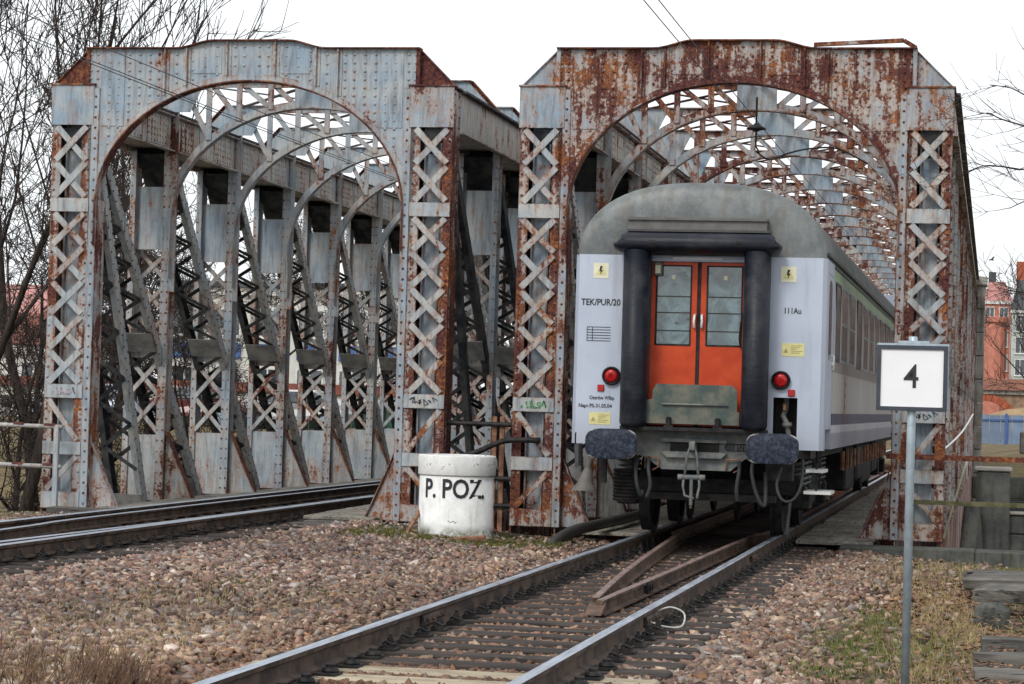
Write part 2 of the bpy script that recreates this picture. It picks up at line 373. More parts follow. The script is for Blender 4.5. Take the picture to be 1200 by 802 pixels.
def mk_chair():
    # base plate, two hook bolts with nuts and spring clips either side of the rail
    m = MB(); m.bb(-.17, .17, -.075, .075, 0.0, .014)
    for s in (-1, 1):
        m.bb(s*.105-.035, s*.105+.035, -.05, .05, .012, .034); m.lathe([(.022, 0), (.022, .05), (.012, .052), (.012, .075)], 6, (s*.115, 0, .03))
        m.tube([(s*.075, -.04, .04), (s*.095, -.04, .058), (s*.14, -.045, .04), (s*.145, .045, .04), (s*.095, .04, .058), (s*.075, .04, .04)], .009, 5)
    return m
def mk_chair_disc():
    m = MB(); m.bb(-.19, .19, -.09, .09, 0.0, .014)
    for s in (-1, 1):
        m.lathe([(.05, 0), (.055, .012), (.045, .03), (.03, .034), (.03, .05), (.018, .055)], 10, (s*.135, 0, .012))
    return m
def build_track(xc, zt, y0, y1, sy0, sy1, label, seed):
    rnd = random.Random(seed)
    t = thing('railway_track', label, 'track', (xc, 0, zt), 0)
    for s in (-1, 1): sweep_rail([(s*.753, y, 0) for y in np.linspace(y0, y1, 24)], 'rail', [M_RAILSIDE, M_RAILTOP], t)
    y = sy0; i = 0
    while y < sy1:
        pale = xc == XR and 13.9 < y < 14.9
        sl_ = obj('sleeper', mk_sleeper, M_PALEWOOD if pale else M_SLEEPER, t, (rnd.uniform(-.04, .04), y+rnd.uniform(-.02, .02), -.166+rnd.uniform(-.008, .004)), key='sleeperP' if pale else 'sleeper', rotz=rnd.uniform(-.012, .012))
        if y < 31:
            for s in (-1, 1): obj('rail_chair', mk_chair_disc if y < 15.3 else mk_chair, M_BLACK, sl_, (s*.753-sl_.location.x, 0, .003), key='chd' if y < 15.3 else 'ch')
        y += .51; i += 1
    for s, yy in ((-1, 17.35), (1, 18.05), (1, 26.0)):
        m = MB()
        for q in (-1, 1):
            m.prism([(s*.753+q*.016, -.12), (s*.753+q*.05, -.11), (s*.753+q*.03, -.05), (s*.753+q*.016, -.045)], yy-.32, yy+.32)
            for b in (-.24, -.08, .08, .24): m.lathe([(.02, 0), (.02, .02), (.011, .02), (.011, .035)], 6, (s*.753+q*.03, yy+b, -.085), 'x')
        obj('joint_bar', m, M_RAILSIDE, t)
    return t
M_CHECKSIDE = dark_steel('check_rail_side', (.05, .034, .028), (.15, .095, .07), .8, 6)
TR = build_track(XR, 0, 6, 100, 9.07, 46, 'railway track under the grey coach, running from the foreground into the right bridge', 3)
TL = build_track(XL, TIPZ, 12, 100, 15.19, 44, 'empty railway track on the left, running into the left bridge', 4)
# check rails that meet in a point in front of the right bridge
sweep_rail([(.165, 19.25, -.02), (.14, 19.6, -.005), (-.10, 23.0, 0), (-.46, 29.6, 0), (-.54, 32, 0), (-.54, 60, 0)], 'check_rail', [M_CHECKSIDE, M_GUARDTOP], TR)
sweep_rail([(.225, 19.05, -.02), (.275, 19.9, 0), (.31, 21.8, 0), (.42, 29.2, 0), (.54, 33, 0), (.54, 60, 0)], 'check_rail', [M_CHECKSIDE, M_GUARDTOP], TR)
m = MB(); m.bb(.255, .345, 21.0, 21.28, -.12, -.03); m.bb(.235, .36, 21.06, 21.1, -.1, -.05); m.bb(.235, .36, 21.18, 21.22, -.1, -.05); obj('spacer_block', m, M_BLACK, TR)
m = MB(); m.prismx([(18.85, -.15), (19.1, -.15), (19.1, -.07), (18.95, -.11)], .14, .27); obj('nose_block', m, M_CHECKSIDE, TR)
sweep_rail([(.34, 17.5, -.012), (.40, 20, 0), (.46, 23.5, 0), (.54, 29.5, 0), (.54, 60, 0)], 'check_rail', [M_RAILSIDE, M_RAILTOP], TL)
sweep_rail([(-.1, 17.5, -.012), (-.35, 23.5, 0), (-.54, 29.5, 0), (-.54, 60, 0)], 'check_rail', [M_RAILSIDE, M_RAILTOP], TL)
# bond wire looping out from the right rail joint
m = MB(); m.tube(smooth_path([(.76, 18.45, -.06), (.86, 18.5, -.03), (.98, 18.35, -.06), (1.0, 18.05, -.13), (.9, 17.85, -.12), (.79, 17.8, -.08)]), .007, 6); obj('bond_wire', m, plain('pale_wire', (.5, .48, .44)), TR, smooth=True)
# ================================================================== bridges
EA, EB, EZ = 2.05, 1.62, 3.88   # arch ellipse
def arch_z(x, a=EA, b=EB): return EZ+b*math.sqrt(max(0, 1-(x/a)**2))
def top_z(x):
    t = max(0, min(1, (1.0-abs(x))/.5)); return 5.905+.10*t*t*(3-2*t)
def arch_pts(a, b, n=40, zl=3.2):
    P = [(-a, zl)]+[(-a*math.cos(math.pi*i/n), EZ+b*math.sin(math.pi*i/n)) for i in range(n+1)]+[(a, zl)]; return P
def strip(m, pts, h, y0, y1, inward=0.0):
    # band that follows a polyline in x,z; thickness h along its normal
    rings = []
    for i, p in enumerate(pts):
        a = pts[max(i-1, 0)]; b = pts[min(i+1, len(pts)-1)]; d = Vector((b[0]-a[0], b[1]-a[1])).normalized(); nx, nz = -d.y, d.x
        q = (p[0]-nx*inward, p[1]-nz*inward); r = (q[0]+nx*h, q[1]+nz*h)
        rings.append([(q[0], y0, q[1]), (q[0], y1, q[1]), (r[0], y1, r[1]), (r[0], y0, r[1])])
    return m.loft(rings)
def mk_portal_plate():
    xs_ = sorted(set([-2.2, -2.14, -2.02]+[-EA*math.cos(math.pi*i/56)*.985 for i in range(57)]+[2.02, 2.14, 2.2]))
    lo = [arch_z(x) if abs(x) < EA*.99 else 3.35 for x in xs_]; hi = [top_z(x) for x in xs_]
    lo = [max(3.35, z) if abs(x) < 2.03 else (3.35 if abs(x) < 2.15 else 5.4) for x, z in zip(xs_, lo)]
    m = MB(); rings = [[(x, 0, l), (x, .03, l), (x, .03, h), (x, 0, h)] for x, l, h in zip(xs_, lo, hi)]; m.loft(rings); return m
def mk_portal_rivets():
    m = MB(); n = (0, -1, 0)
    cols = [2.16, 2.07, 1.9, 1.78, 1.64, 1.5, 1.36, 1.24, 1.0, .78, .62, .46, .22, .1]
    for c in cols:
        for s in (-1, 1):
            x = s*c; z = top_z(x)-.07; lo = (arch_z(x)+.09) if c < 2.0 else (3.45 if c < 2.13 else 5.5)
            step = .105 if c > 1.1 else .12
            while z > lo: m.rivet((x, -.002, z), n, .022, .017); z -= step
    for i in range(3, 68):
        t = math.pi*i/71; x = -(EA+.07)*math.cos(t); z = EZ+(EB+.06)*math.sin(t); m.rivet((x, -.002, z), n, .019, .015)
    return m
def mk_post_cols():
    # two riveted columns (channel with front flange) and the plate between them, x from the bridge axis 2.13..2.66
    m = MB()
    for s, x0, x1 in ((1, 2.13, 2.25), (-1, 2.54, 2.66)):
        m.bb(x0, x1, 0, .018, -.05, 5.4)
        xw = x0 if s > 0 else x1-.016
        m.bb(xw, xw+.016, .018, .40, -.05, 5.4)
        m.bb(x0, x1, .40, .418, -.05, 5.4)
    m.bb(2.02, 2.036, .012, .3, -.05, 3.95)
    return m
def mk_inner_angle(): return MB().bb(2.03, 2.125, -.022, -.003, -.05, 5.40)
def mk_post_web():
    m = MB(); m.bb(2.29, 2.50, .16, .18, -.05, 5.4); m.bb(2.28, 2.30, .10, .24, -.05, 5.4); m.bb(2.49, 2.51, .10, .24, -.05, 5.4); return m
def mk_post_rivets():
    m = MB(); z = .02
    while z < 5.4:
        for x in (2.165, 2.625): m.rivet((x, -.002, z), (0,-1,0), .018, .014)
        if z < 3.9:
            m.rivet((2.075, -.022, z), (0,-1,0), .018, .014)
        for y in (.06, .34): m.rivet((2.662, y, z+.06), (1,0,0), .018, .014)
        if z < 3.9: m.rivet((2.018, .18, z), (-1,0,0), .018, .014)
        else: m.rivet((2.075, -.022, z), (0,-1,0), .018, .014)
        z += .135
    return m
def portal_post(B, s, rust, cream, graf):
    def mir(fn):
        def g():
            m = fn()
            if s < 0: m.v = [(-x, y, z) for x, y, z in m.v]; m.f = [tuple(reversed(f)) for f in m.f]
            return m
        return g
    P = obj('portal_post', mir(mk_post_cols), STEEL, B, key=f'pp{s}', rust=rust+.10, cream=cream+.15)
    obj('inner_angle', mir(mk_inner_angle), STEEL, P, key=f'pia{s}', rust=rust-.07, cream=cream-.15)
    obj('web_plate', mir(mk_post_web), STEEL, P, key=f'pw{s}', rust=.40, cream=.0)
    obj('rivets', mir(mk_post_rivets), STEEL, P, key=f'pr{s}', rust=rust+.14, cream=cream, kind='stuff')
    def plate(z0, z1, x0=2.135, x1=2.655, y0=-.022):
        return lambda: (lambda m: m)(MB().bb(x0, x1, y0, -.002, z0, z1))
    obj('cap_plate', mir(plate(4.915, 5.43, 2.10, 2.675, -.03)), STEEL, P, key=f'pc{s}', rust=rust-.06, cream=cream-.2)
    def cov():
        m = MB(); m.bb(2.08, 2.69, -.05, .45, 5.432, 5.452); return m
    obj('cap_cover', mir(cov), STEEL, P, key=f'pcc{s}', rust=.6, cream=.2)
    for i, (z0, z1) in enumerate(((3.79, 3.965), (1.375, 1.55), (.645, .81), (-.05, .165))):
        obj('batten_plate', mir(plate(z0, z1)), STEEL, P, key=f'pb{s}{i}', rust=rust-.12+(.1 if i == 3 else 0), cream=cream+.3)
    zs = [4.915, 4.44, 3.965]; segs = list(zip(zs[:-1], zs[1:]))
    zz = np.linspace(3.79, 1.55, 6); segs += list(zip(zz[:-1], zz[1:]))
    for i, (a, b) in enumerate(segs):
        for q in (0, 1):
            def lb(a=a, b=b, q=q):
                m = MB(); x0, x1 = (2.19, 2.60) if q else (2.60, 2.19); y = -.009-.016*q
                return m.xbar((x0, y, a-.02), (x1, y, b+.02), .08, .013, (0,-1,0))
            obj('lacing_bar', mir(lb), STEEL, P, key=f'pl{s}{i}{q}', rust=rust-.12+.10*((i*7+q*3) % 5)/5, cream=cream+.3)
    for i, (a, b, q) in enumerate(((1.375, .81, 0), (.645, .165, 1))):
        def lb(a=a, b=b, q=q):
            m = MB(); x0, x1 = (2.19, 2.60) if q else (2.60, 2.19)
            return m.xbar((x0, -.009, a-.02), (x1, -.009, b+.02), .075, .013, (0,-1,0))
        obj('lacing_bar', mir(lb), STEEL, P, key=f'ps{s}{i}', rust=rust, cream=cream+.3)
    if graf is not None:
        for gi, (col, x0, z0) in enumerate(graf):
            rr = random.Random(gi+int(s*5)+int(cream*100)); m = MB()
            for r_ in range(7):
                xx = 2.22+r_*.05; pts = [(s*(xx+rr.uniform(-.03, .05)), -.0262, z0+.09+rr.uniform(-.055, .055)) for _ in range(4)]
                for a_, b_ in zip(pts[:-1], pts[1:]): m.xbar(a_, b_, .012, .003, (0,-1,0))
            obj('graffiti', m, col, P)
    # triangular knee gusset on the inner side
    def knee():
        m = MB(); m.prism([(2.02, -.05), (2.02, .75), (1.66, -.05)], .10, .115)
        m.xbar((2.015, .107, .80), (1.645, .107, -.05), .012, .11, (0, -1, 0)); return m
    obj('knee_gusset', mir(knee), STEEL, P, key=f'pk{s}', rust=rust+.04, cream=cream+.1)
    # corner gusset above the cap, beside the portal plate
    def corner():
        m = MB(); m.prism([(2.20, 5.455), (2.20, 5.90), (2.64, 5.455)], .05, .065)
        m.xbar((2.20, .10, 5.905), (2.655, .10, 5.455), .012, .16, (0,-1,0)); m.bb(2.17, 2.22, -.03, .10, 5.455, 5.91); return m
    return obj('corner_gusset', mir(corner), STEEL, P, key=f'pg{s}', rust=.85 if (B['side'] == 'l') else rust-.12, cream=0)
# ---- one panel post between the chords
def mk_tpost():
    m = MB()
    for x0, x1, xw in ((2.04, 2.165, 2.10), (2.575, 2.66, 2.62)):
        m.bb(x0, x1, 0, .014, -.05, 4.9); m.bb(xw, xw+.014, .014, .24, -.05, 4.9); m.bb(x0, x1, .24, .254, -.05, 4.9)
    m.bb(1.965, 2.038, 0, .014, 2.9, 5.46); m.bb(2.052, 2.066, .002, .12, 4.9, 5.46); m.bb(2.04, 2.052, .0, .014, 4.9, 5.46)
    return m
def mk_tpost_rivets():
    m = MB(); z = .05
    while z < 4.85:
        m.rivet((2.07, -.002, z), (0,-1,0), .016, .013); m.rivet((2.145, -.002, z), (0,-1,0), .016, .013); m.rivet((2.63, -.002, z), (0,-1,0), .014, .011)
        m.rivet((2.098, .13, z), (-1,0,0), .016, .013); m.rivet((2.636, .13, z), (1,0,0), .016, .013); z += .15
    return m
XZ = [(.90, 1.42), (1.42, 1.95), (2.12, 2.58), (2.58, 3.04), (3.04, 3.5)]
def diag_line(k0, span):
    # inner plane line from top joint to bottom joint
    y0, z0, y1, z1 = 0.12, 4.92, span*PAN+.0, -1.1
    t = (z0-(-.05))/(z0-z1); return (y0, z0), (y0+(y1-y0)*t, -.05)
def mk_diag(span, outer=False):
    def f():
        m = MB(); (y0, z0), (y1, z1) = diag_line(0, span)
        d = Vector((0, y1-y0, z1-z0)).normalized(); n = Vector((0, -d.z, d.y)); n = n if n.y > 0 else -n   # n: upper side
        for x in ((2.115,) if not outer else (2.60,)):
            a, b = Vector((x, y0, z0)), Vector((x, y1, z1))
            m.bar(a, b, n*.085, Vector((.007, 0, 0)))                     # web strip
            q = .035 if x < 2.3 else -.035
            for e in (-1, 1): m.bar(a+n*.085*e+Vector((q, 0, 0)), b+n*.085*e+Vector((q, 0, 0)), Vector((.04, 0, 0)), n*.006)
        return m
    return f
def diag_plates(span):
    (y0, z0), (y1, z1) = diag_line(0, span); a, b = Vector((2.357, y0, z0)), Vector((2.357, y1, z1)); d = (b-a).normalized(); n = Vector((0, -d.z, d.y)); n = n if n.y > 0 else -n
    L = (b-a).length; out = []
    for t0, t1 in (((0, .15), (.515, .565), (.93, 1.0)) if span > 1 else ((0, .15), (.97, 1.0))):
        for e in ((-1, 1) if t0 < .4 else (-1,)): out.append((a+d*L*t0+n*.096*e, a+d*L*t1+n*.096*e, Vector((.235, 0, 0)), n*.005))
    return out
def diag_lacing(span):
    (y0, z0), (y1, z1) = diag_line(0, span); a, b = Vector((0, y0, z0)), Vector((0, y1, z1)); d = (b-a).normalized(); n = Vector((0, -d.z, d.y)); n = n if n.y > 0 else -n; L = (b-a).length
    out = []
    for lo, hi in (((.15, .515), (.565, .93)) if span > 1 else ((.15, .9),)):
        nb = max(2, round((hi-lo)*L/.33)); 
        for i in range(nb):
            t0, t1 = lo+(hi-lo)*i/nb, lo+(hi-lo)*(i+1)/nb; xa, xb = (2.14, 2.575) if i % 2 == 0 else (2.575, 2.14)
            out.append((Vector((xa, 0, 0))+a+d*L*t0-n*.094, Vector((xb, 0, 0))+a+d*L*t1-n*.094, n))
    return out
def mirs(fn, s):
    def g():
        m = fn()
        if s < 0: m.v = [(-x, y, z) for x, y, z in m.v]; m.f = [tuple(reversed(f)) for f in m.f]
        return m
    return g
def bar_fn(a, b, w, t, n): return lambda: MB().xbar(a, b, w, t, n)
def build_bridge(xc, side, label, rust, cream):
    B = thing('railway_bridge', label, 'bridge', (xc, YP, 0)); B['side'] = side; L = NP*PAN
    rp = random.Random(5 if side == 'l' else 9)
    rP = .335 if side == 'l' else .555
    P = obj('portal_plate', mk_portal_plate, STEEL, B, key='portal', rust=rP, cream=.05 if side == 'l' else .45)
    obj('rivets', mk_portal_rivets, STEEL, P, key='portalr', smooth=True, rust=rP+.05, cream=.2, kind='stuff')
    def tf():
        m = MB(); xs_ = np.linspace(-2.22, 2.22, 60); m.loft([[(x, -.07, top_z(x)), (x, .12, top_z(x)), (x, .12, top_z(x)+.016), (x, -.07, top_z(x)+.016)] for x in xs_]); return m
    obj('top_flange', tf, STEEL, P, key='ptf', rust=.72, cream=.1)
    def af():
        m = MB(); strip(m, arch_pts(EA, EB, 64, 3.35), .016, -.07, .13, .016); return m
    obj('arch_flange', af, STEEL, P, key='paf', rust=.66, cream=.3)
    def aa():
        m = MB(); strip(m, arch_pts(EA+.002, EB+.002, 64, 3.4), .075, -.013, -.001); return m
    obj('arch_angle', aa, STEEL, P, key='paa', rust=rP+.08, cream=.3)
    for i, x in enumerate((-1.15, -.86, -.32, .32, .86, 1.15)):
        def sf(x=x):
            m = MB(); z0, z1 = arch_z(x)+.08, top_z(x)-.005; m.bb(x-.05, x+.05, -.012, -.001, z0, z1); m.bb(x-.008, x+.008, -.055, -.012, z0, z1); return m
        obj('stiffener', sf, STEEL, P, key=f'pst{i}', rust=rP+.07, cream=.3)
    for i, (x0, x1) in enumerate(((-2.0, -1.7), (1.7, 2.0), (-.78, -.4), (.4, .78))):
        def pf(x0=x0, x1=x1):
            m = MB(); zl = max(arch_z(x0) if abs(x0) < EA else 3.4, arch_z(x1) if abs(x1) < EA else 3.4); m.bb(x0, x1, -.009, -.0005, zl+.12, min(top_z(x0), top_z(x1))-.03); return m
        obj('splice_plate', pf, STEEL, P, key=f'psp{i}', rust=rP-.05 if side == 'l' else rP-.03, cream=.0 if side == 'l' else .3)
    GR = {('l', -1): [(M_GRAF_P, 0, 1.375)], ('l', 1): [(M_GRAF_D, 0, 1.375)], ('r', -1): [(M_GRAF_G, 0, 1.375)], ('r', 1): [(M_GRAF_D, 0, 1.375)]}
    for s in (-1, 1): portal_post(B, s, .45 if side == 'l' and s < 0 else .53, .15, GR[(side, s)])
    # chords
    for s in (-1, 1):
        def ch():
            m = MB(); m.bb(2.08, 2.10, .42, L, 4.88, 5.40); m.bb(2.64, 2.66, .42, L, 4.88, 5.40); m.bb(2.0, 2.08, .42, L, 4.88, 4.90); m.bb(2.0, 2.08, .42, L, 5.375, 5.395); m.bb(2.66, 2.72, .42, L, 4.88, 4.90); m.bb(2.1, 2.64, .42, L, 4.95, 4.965); return m
        T = obj('top_chord', mirs(ch, s), STEEL, B, key=f'tc{s}', rust=.42 if side == 'l' else .5, cream=.75)
        obj('chord_flange', mirs(lambda: MB().bb(1.99, 2.74, .42, L, 5.402, 5.43), s), M_SOOT_SHADE, T, key=f'tcf{s}')
        for k in range(NP):
            for q, (ya, yb) in enumerate(((.42, .95), (1.25, 1.75), (1.95, 2.75))):
                def cpf(ya=ya, yb=yb):
                    m = MB(); m.bb(2.07, 2.0795, ya, yb, 4.93, 5.35)
                    nc = max(2, int((yb-ya)/.11))
                    for i in range(nc):
                        for j in range(5):
                            if q == 1 and j in (1, 3): continue
                            y_, z_ = ya+(yb-ya)*(i+.5)/nc, 4.97+j*.085
                            m.rivet((2.069, y_, z_), (-1,0,0), .016, .013)
                            if k < 3: pass
                    return m
                if k < 10: obj('cover_plate', mirs(cpf, s), STEEL, T, (0, k*PAN, 0), key=f'cp{s}{q}', rust=.36+.1*rp.random(), cream=.85)
        def bc():
            m = MB(); m.bb(2.08, 2.10, 0, L, -1.35, -.06); m.bb(2.64, 2.66, 0, L, -1.35, -.06); m.bb(2.04, 2.70, .0, L, -1.4, -1.352); return m
        obj('bottom_chord', mirs(bc, s), STEEL, B, key=f'bc{s}', rust=.6, cream=.2)
        for k in range(1, NP+1):
            py = k*PAN
            Q = obj('panel_post', mirs(mk_tpost, s), STEEL, B, (0, py, 0), key=f'tp{s}', rust=.36+.12*rp.random()+(.1 if side == 'r' else 0), cream=.1+.3*rp.random())
            if k < 9: obj('rivets', mirs(mk_tpost_rivets, s), STEEL, Q, key=f'tpr{s}', rust=.55, cream=.1, kind='stuff')
            obj('upper_web_plate', mirs(lambda: MB().bb(2.105, 2.615, .10, .112, 3.5, 4.39), s), STEEL, Q, key=f'tpu{s}', rust=.33, cream=.1)
            obj('lower_web_plate', mirs(lambda: MB().bb(2.12, 2.615, .03, .042, -.05, .88), s), STEEL, Q, key=f'tpl{s}', rust=.35, cream=.3)
            obj('batten_plate', mirs(lambda: MB().bb(2.05, 2.655, -.014, -.001, 1.96, 2.11), s), STEEL, Q, key=f'tpb{s}', rust=.36+.12*rp.random(), cream=.7)
            def kn():
                m = MB(); m.prism([(2.04, -.05), (2.04, .86), (1.62, -.05)], .1, .112); return m
            obj('knee_gusset', mirs(kn, s), STEEL, Q, key=f'tpk{s}', rust=.42, cream=.5)
            obj('knee_flange', mirs(lambda: MB().xbar((2.03, .106, .92), (1.595, .106, -.05), .014, .12, (0,-1,0)), s), STEEL, Q, key=f'tpkf{s}', rust=.72, cream=.1)
            if k <= 7:
                for i, (a, b) in enumerate(XZ):
                    for q in (0, 1):
                        x0, x1 = (2.13, 2.60) if q else (2.60, 2.13)
                        obj('lacing_bar', mirs(bar_fn((x0, .004+.22*(i > 1)+.012*q, a), (x1, .004+.22*(i > 1)+.012*q, b), .062, .011, (0,-1,0)), s), STEEL, Q, key=f'tpx{s}{i}{q}', rust=.36+.15*rp.random(), cream=.5)
            else:
                def alll():
                    m = MB()
                    for a, b in XZ:
                        for x0, x1 in ((2.13, 2.60), (2.60, 2.13)): m.xbar((x0, .01, a), (x1, .01, b), .062, .011, (0,-1,0))
                    return m
                obj('lacing', mirs(alll, s), STEEL, Q, key=f'tpa{s}', rust=.4, cream=.5, kind='stuff')
        for k, span in [(0, 1)]+[(k, 2) for k in range(0, NP-1)]:
            py = k*PAN
            D = obj('diagonal', mirs(mk_diag(span), s), STEEL, B, (0, py, 0), key=f'dg{s}{span}', rust=.24+.14*rp.random()+(.08 if side == 'r' else 0), cream=.55)
            for i, pl in enumerate(diag_plates(span)): obj('tie_plate', mirs((lambda pl=pl: MB().bar(*pl)), s), M_SOOT_SHADE if i < 2 else M_TIE, D, key=f'dgp{s}{span}{i}')
            if k < 9:
                def dr(span=span):
                    m = MB(); (y0, z0), (y1, z1) = diag_line(0, span); n_ = int(math.hypot(y1-y0, z1-z0)/.17)
                    for i in range(1, n_):
                        t = i/n_
                        for e in (-.045, .045): m.rivet((2.107, y0+(y1-y0)*t+e, z0+(z1-z0)*t+e), (-1,0,0), .016, .013)
                    return m
                obj('rivets', mirs(dr, s), STEEL, D, key=f'dgr{s}{span}', rust=.6, cream=.1, kind='stuff')
            obj('outer_strip', mirs(mk_diag(span, True), s), M_SOOT_SHADE, D, key=f'dgo{s}{span}')
            lac = diag_lacing(span)
            def ul(lac=lac):
                m = MB()
                for a, b, n in lac: m.xbar(Vector((b.x, a.y, a.z))+n*.188, Vector((a.x, b.y, b.z))+n*.188, .055, .01, n)
                return m
            obj('upper_lacing', mirs(ul, s), M_SOOT_SHADE, D, key=f'dgul{s}{span}', kind='stuff')
            if k <= 3:
                for i, (a, b, n) in enumerate(lac): obj('lacing_bar', mirs(bar_fn(a, b, .055, .01, n), s), M_SOOT_SHADE, D, key=f'dgl{s}{span}{i}')
            else:
                def dl(lac=lac):
                    m = MB()
                    for a, b, n in lac: m.xbar(a, b, .05, .01, n)
                    return m
                obj('lacing', mirs(dl, s), M_SOOT_SHADE, D, key=f'dgla{s}{span}', kind='stuff')
    # transverse arch frames
    fr = .40 if side == 'l' else .53
    for k in range(1, NP+1):
        def rib():
            m = MB(); strip(m, arch_pts(2.03, EB, 40, 3.1), .016, -.075, .075); strip(m, arch_pts(2.046, EB+.016, 40, 3.2), .10, -.007, .007); return m
        R_ = obj('arch_frame', rib, STEEL, B, (0, k*PAN, 0), key='rib', rust=fr-.06+.1*rp.random(), cream=.35)
        def ts():
            m = MB(); m.bb(-2.25, 2.25, -.07, .07, 5.885, 5.90); m.bb(-2.25, 2.25, -.008, .008, 5.79, 5.885); return m
        obj('top_strut', ts, STEEL, R_, key='ts', rust=fr+.06, cream=.2)
        for s in (-1, 1):
            obj('end_gusset', mirs(lambda: MB().prism([(1.58, 5.885), (1.80, 5.44), (2.62, 5.44), (2.2, 5.885)], -.022, -.012), s), STEEL, R_, key=f'eg{s}', rust=fr-.16, cream=.0)
            obj('side_bracket', mirs(lambda: MB().prism([(2.14, 5.43), (2.14, 5.885), (2.26, 5.885), (2.68, 5.43)], .02, .034).xbar((2.26, .03, 5.893), (2.69, .03, 5.43), .012, .14, (0,-1,0)), s), STEEL, R_, key=f'sb{s}', rust=.80, cream=0)
            for i, x in enumerate((1.52, 1.08, .62)):
                z0 = EZ+(EB+.1)*math.sqrt(1-(x/2.14)**2)-.04
                obj('web_bar', mirs(bar_fn((x, -.02, z0), (x, -.02, 5.88), .085, .012, (0,-1,0)), s), STEEL, R_, key=f'wv{s}{i}', rust=fr+.04, cream=.2)
            for i, (xa, xb) in enumerate(((1.52, 1.95), (1.08, 1.52), (.62, 1.08), (.28, .62))):
                z0 = EZ+(EB+.1)*math.sqrt(1-(xa/2.14)**2)-.04
                if s > 0: z0, z1 = z0, 5.85
                obj('web_bar', mirs(bar_fn((xa, .022, EZ+(EB+.1)*math.sqrt(1-(xa/2.14)**2)-.03), (xb, .022, 5.86), .075, .012, (0,-1,0)), s), STEEL, R_, key=f'wd{s}{i}', rust=fr, cream=.3)
        obj('crown_plate', lambda: MB().bb(-.27, .27, -.03, -.02, 5.50, 5.89), STEEL, R_, key='crp', rust=fr-.2, cream=.05)
        # lateral bracing towards the previous frame, and purlins
        for i, (xa, xb) in enumerate(((-2.0, -.05), (2.0, .05), (-.05, -2.0), (.05, 2.0))):
            obj('lateral_brace', bar_fn((xa, -PAN+.08, 5.87-.02*(i > 1)), (xb, -.08, 5.87-.02*(i > 1)), .09, .012, (0,0,1)), STEEL, R_, key=f'lb{i}', rust=fr+.06, cream=.2)
    return B
M_GRAF_P = plain('faded_pink_and_blue_paint', (.42, .36, .42)); M_GRAF_D = plain('black_marker_paint', (.05, .05, .06)); M_GRAF_G = plain('green_spray_paint', (.06, .28, .10))
BL = build_bridge(XL, 'l', 'pale blue-grey riveted truss bridge on the left, carrying the empty track', .45, .2)
BR = build_bridge(XR, 'r', 'heavily rusted riveted truss bridge on the right, with the coach inside', .6, .3)
# deck planks, each a board
for B, sides in ((BR, (-1, 1)), (BL, (-1, 1))):
    rp = random.Random(3)
    for s in sides:
        y = -.15; i = 0
        while y < (30 if s > 0 else 14):
            ln = .98+rp.uniform(-.05, .05)
            def pk(): return MB().bev(-.46, .46, -.478, .478, -.045, 0, .006)
            o = obj('deck_plank', pk, M_PLANK, B, (s*1.375+rp.uniform(-.02, .02), y+.5, -.075+rp.uniform(-.01, .008)+(.07 if B is BL else 0)), key='plank'); o.rotation_euler = (rp.uniform(-.008, .008), rp.uniform(-.012, .012), rp.uniform(-.01, .01))
            y += 1.0; i += 1
    def fb():
        m = MB()
        for k in range(NP+1): m.bb(-2.05, 2.05, k*PAN+.05, k*PAN+.25, -1.2, -.36)
        return m
    for k in range(NP+1): obj('floor_beam', lambda: MB().bb(-2.05, 2.05, -.1, .1, -1.2, -.36), STEEL, B, (0, k*PAN+.15, 0), key='fb', rust=.6, cream=.1)
    for s in (-1, 1): obj('stringer', mirs(lambda: MB().bb(.65, .85, 0, NP*PAN, -.75, -.345), s), STEEL, B, key=f'str{s}', rust=.6, cream=.1)
# ================================================================== coach
M_WFRAME = plain('grey_window_frame', (.26, .26, .28), .45)
def coach_paint():
    k = NM('pale_blue_grey_coach_paint'); n = k.noise(1.5, 5, .6); st = k.noise(1, 5, .6, st=(8, 8, .9)); xyz = k.sep(k.pos())
    c = k.mix(k.rng(n, .3, .7), (.40, .45, .55), (.46, .51, .61)); c = k.mix(k.rng(st, .46, .75, 0, .5), c, (.30, .30, .33))
    c = k.mix(k.math('MULTIPLY', k.rng(k.math('ADD', xyz[2], k.math('MULTIPLY', st, .5)), 1.75, 1.25), .28), c, (.2, .19, .19))
    k.bump(k.noise(2.2, 2), .05, .02); return k.done(c, .38, 0, .5)
M_COACH = coach_paint()
def side_paint():
    k = NM('banded_coach_side_paint'); z = k.sep(k.pos())[2]; zz = k.rng(z, .9, 3.5, 0, 1, False)
    f = lambda h: (h-.9)/2.6
    c = k.ramp(zz, [(0, (.30, .30, .36)), (f(1.235), (.50, .50, .54)), (f(1.32), (.045, .045, .10)), (f(1.455), (.46, .44, .42)), (f(1.93), (.27, .22, .20)), (f(2.07), (.42, .41, .42)), (f(2.99), (.27, .38, .22)), (f(3.20), (.42, .44, .46))], True)
    st = k.noise(1, 5, .65, st=(6, 6, .7)); c = k.mix(k.rng(st, .45, .75, 0, .5), c, (.13, .11, .10)); return k.done(c, .42, 0, .5)
M_SIDE = side_paint()
def roof_mat():
    k = NM('oxidised_grey_roof'); n = k.noise(2.2, 6, .7); st = k.noise(1, 6, .65, st=(8, 8, 1.0)); f = k.noise(40, 5, .7)
    c = k.mix(k.rng(n, .35, .65), (.075, .086, .092), (.17, .185, .185)); c = k.mix(k.rng(st, .45, .7, 0, .6), c, (.10, .085, .062)); c = k.mix(k.rng(f, .58, .78, 0, .45), c, (.22, .25, .25)); k.bump(f, .15, .005); return k.done(c, .5, .15, .5)
M_ROOF = roof_mat()
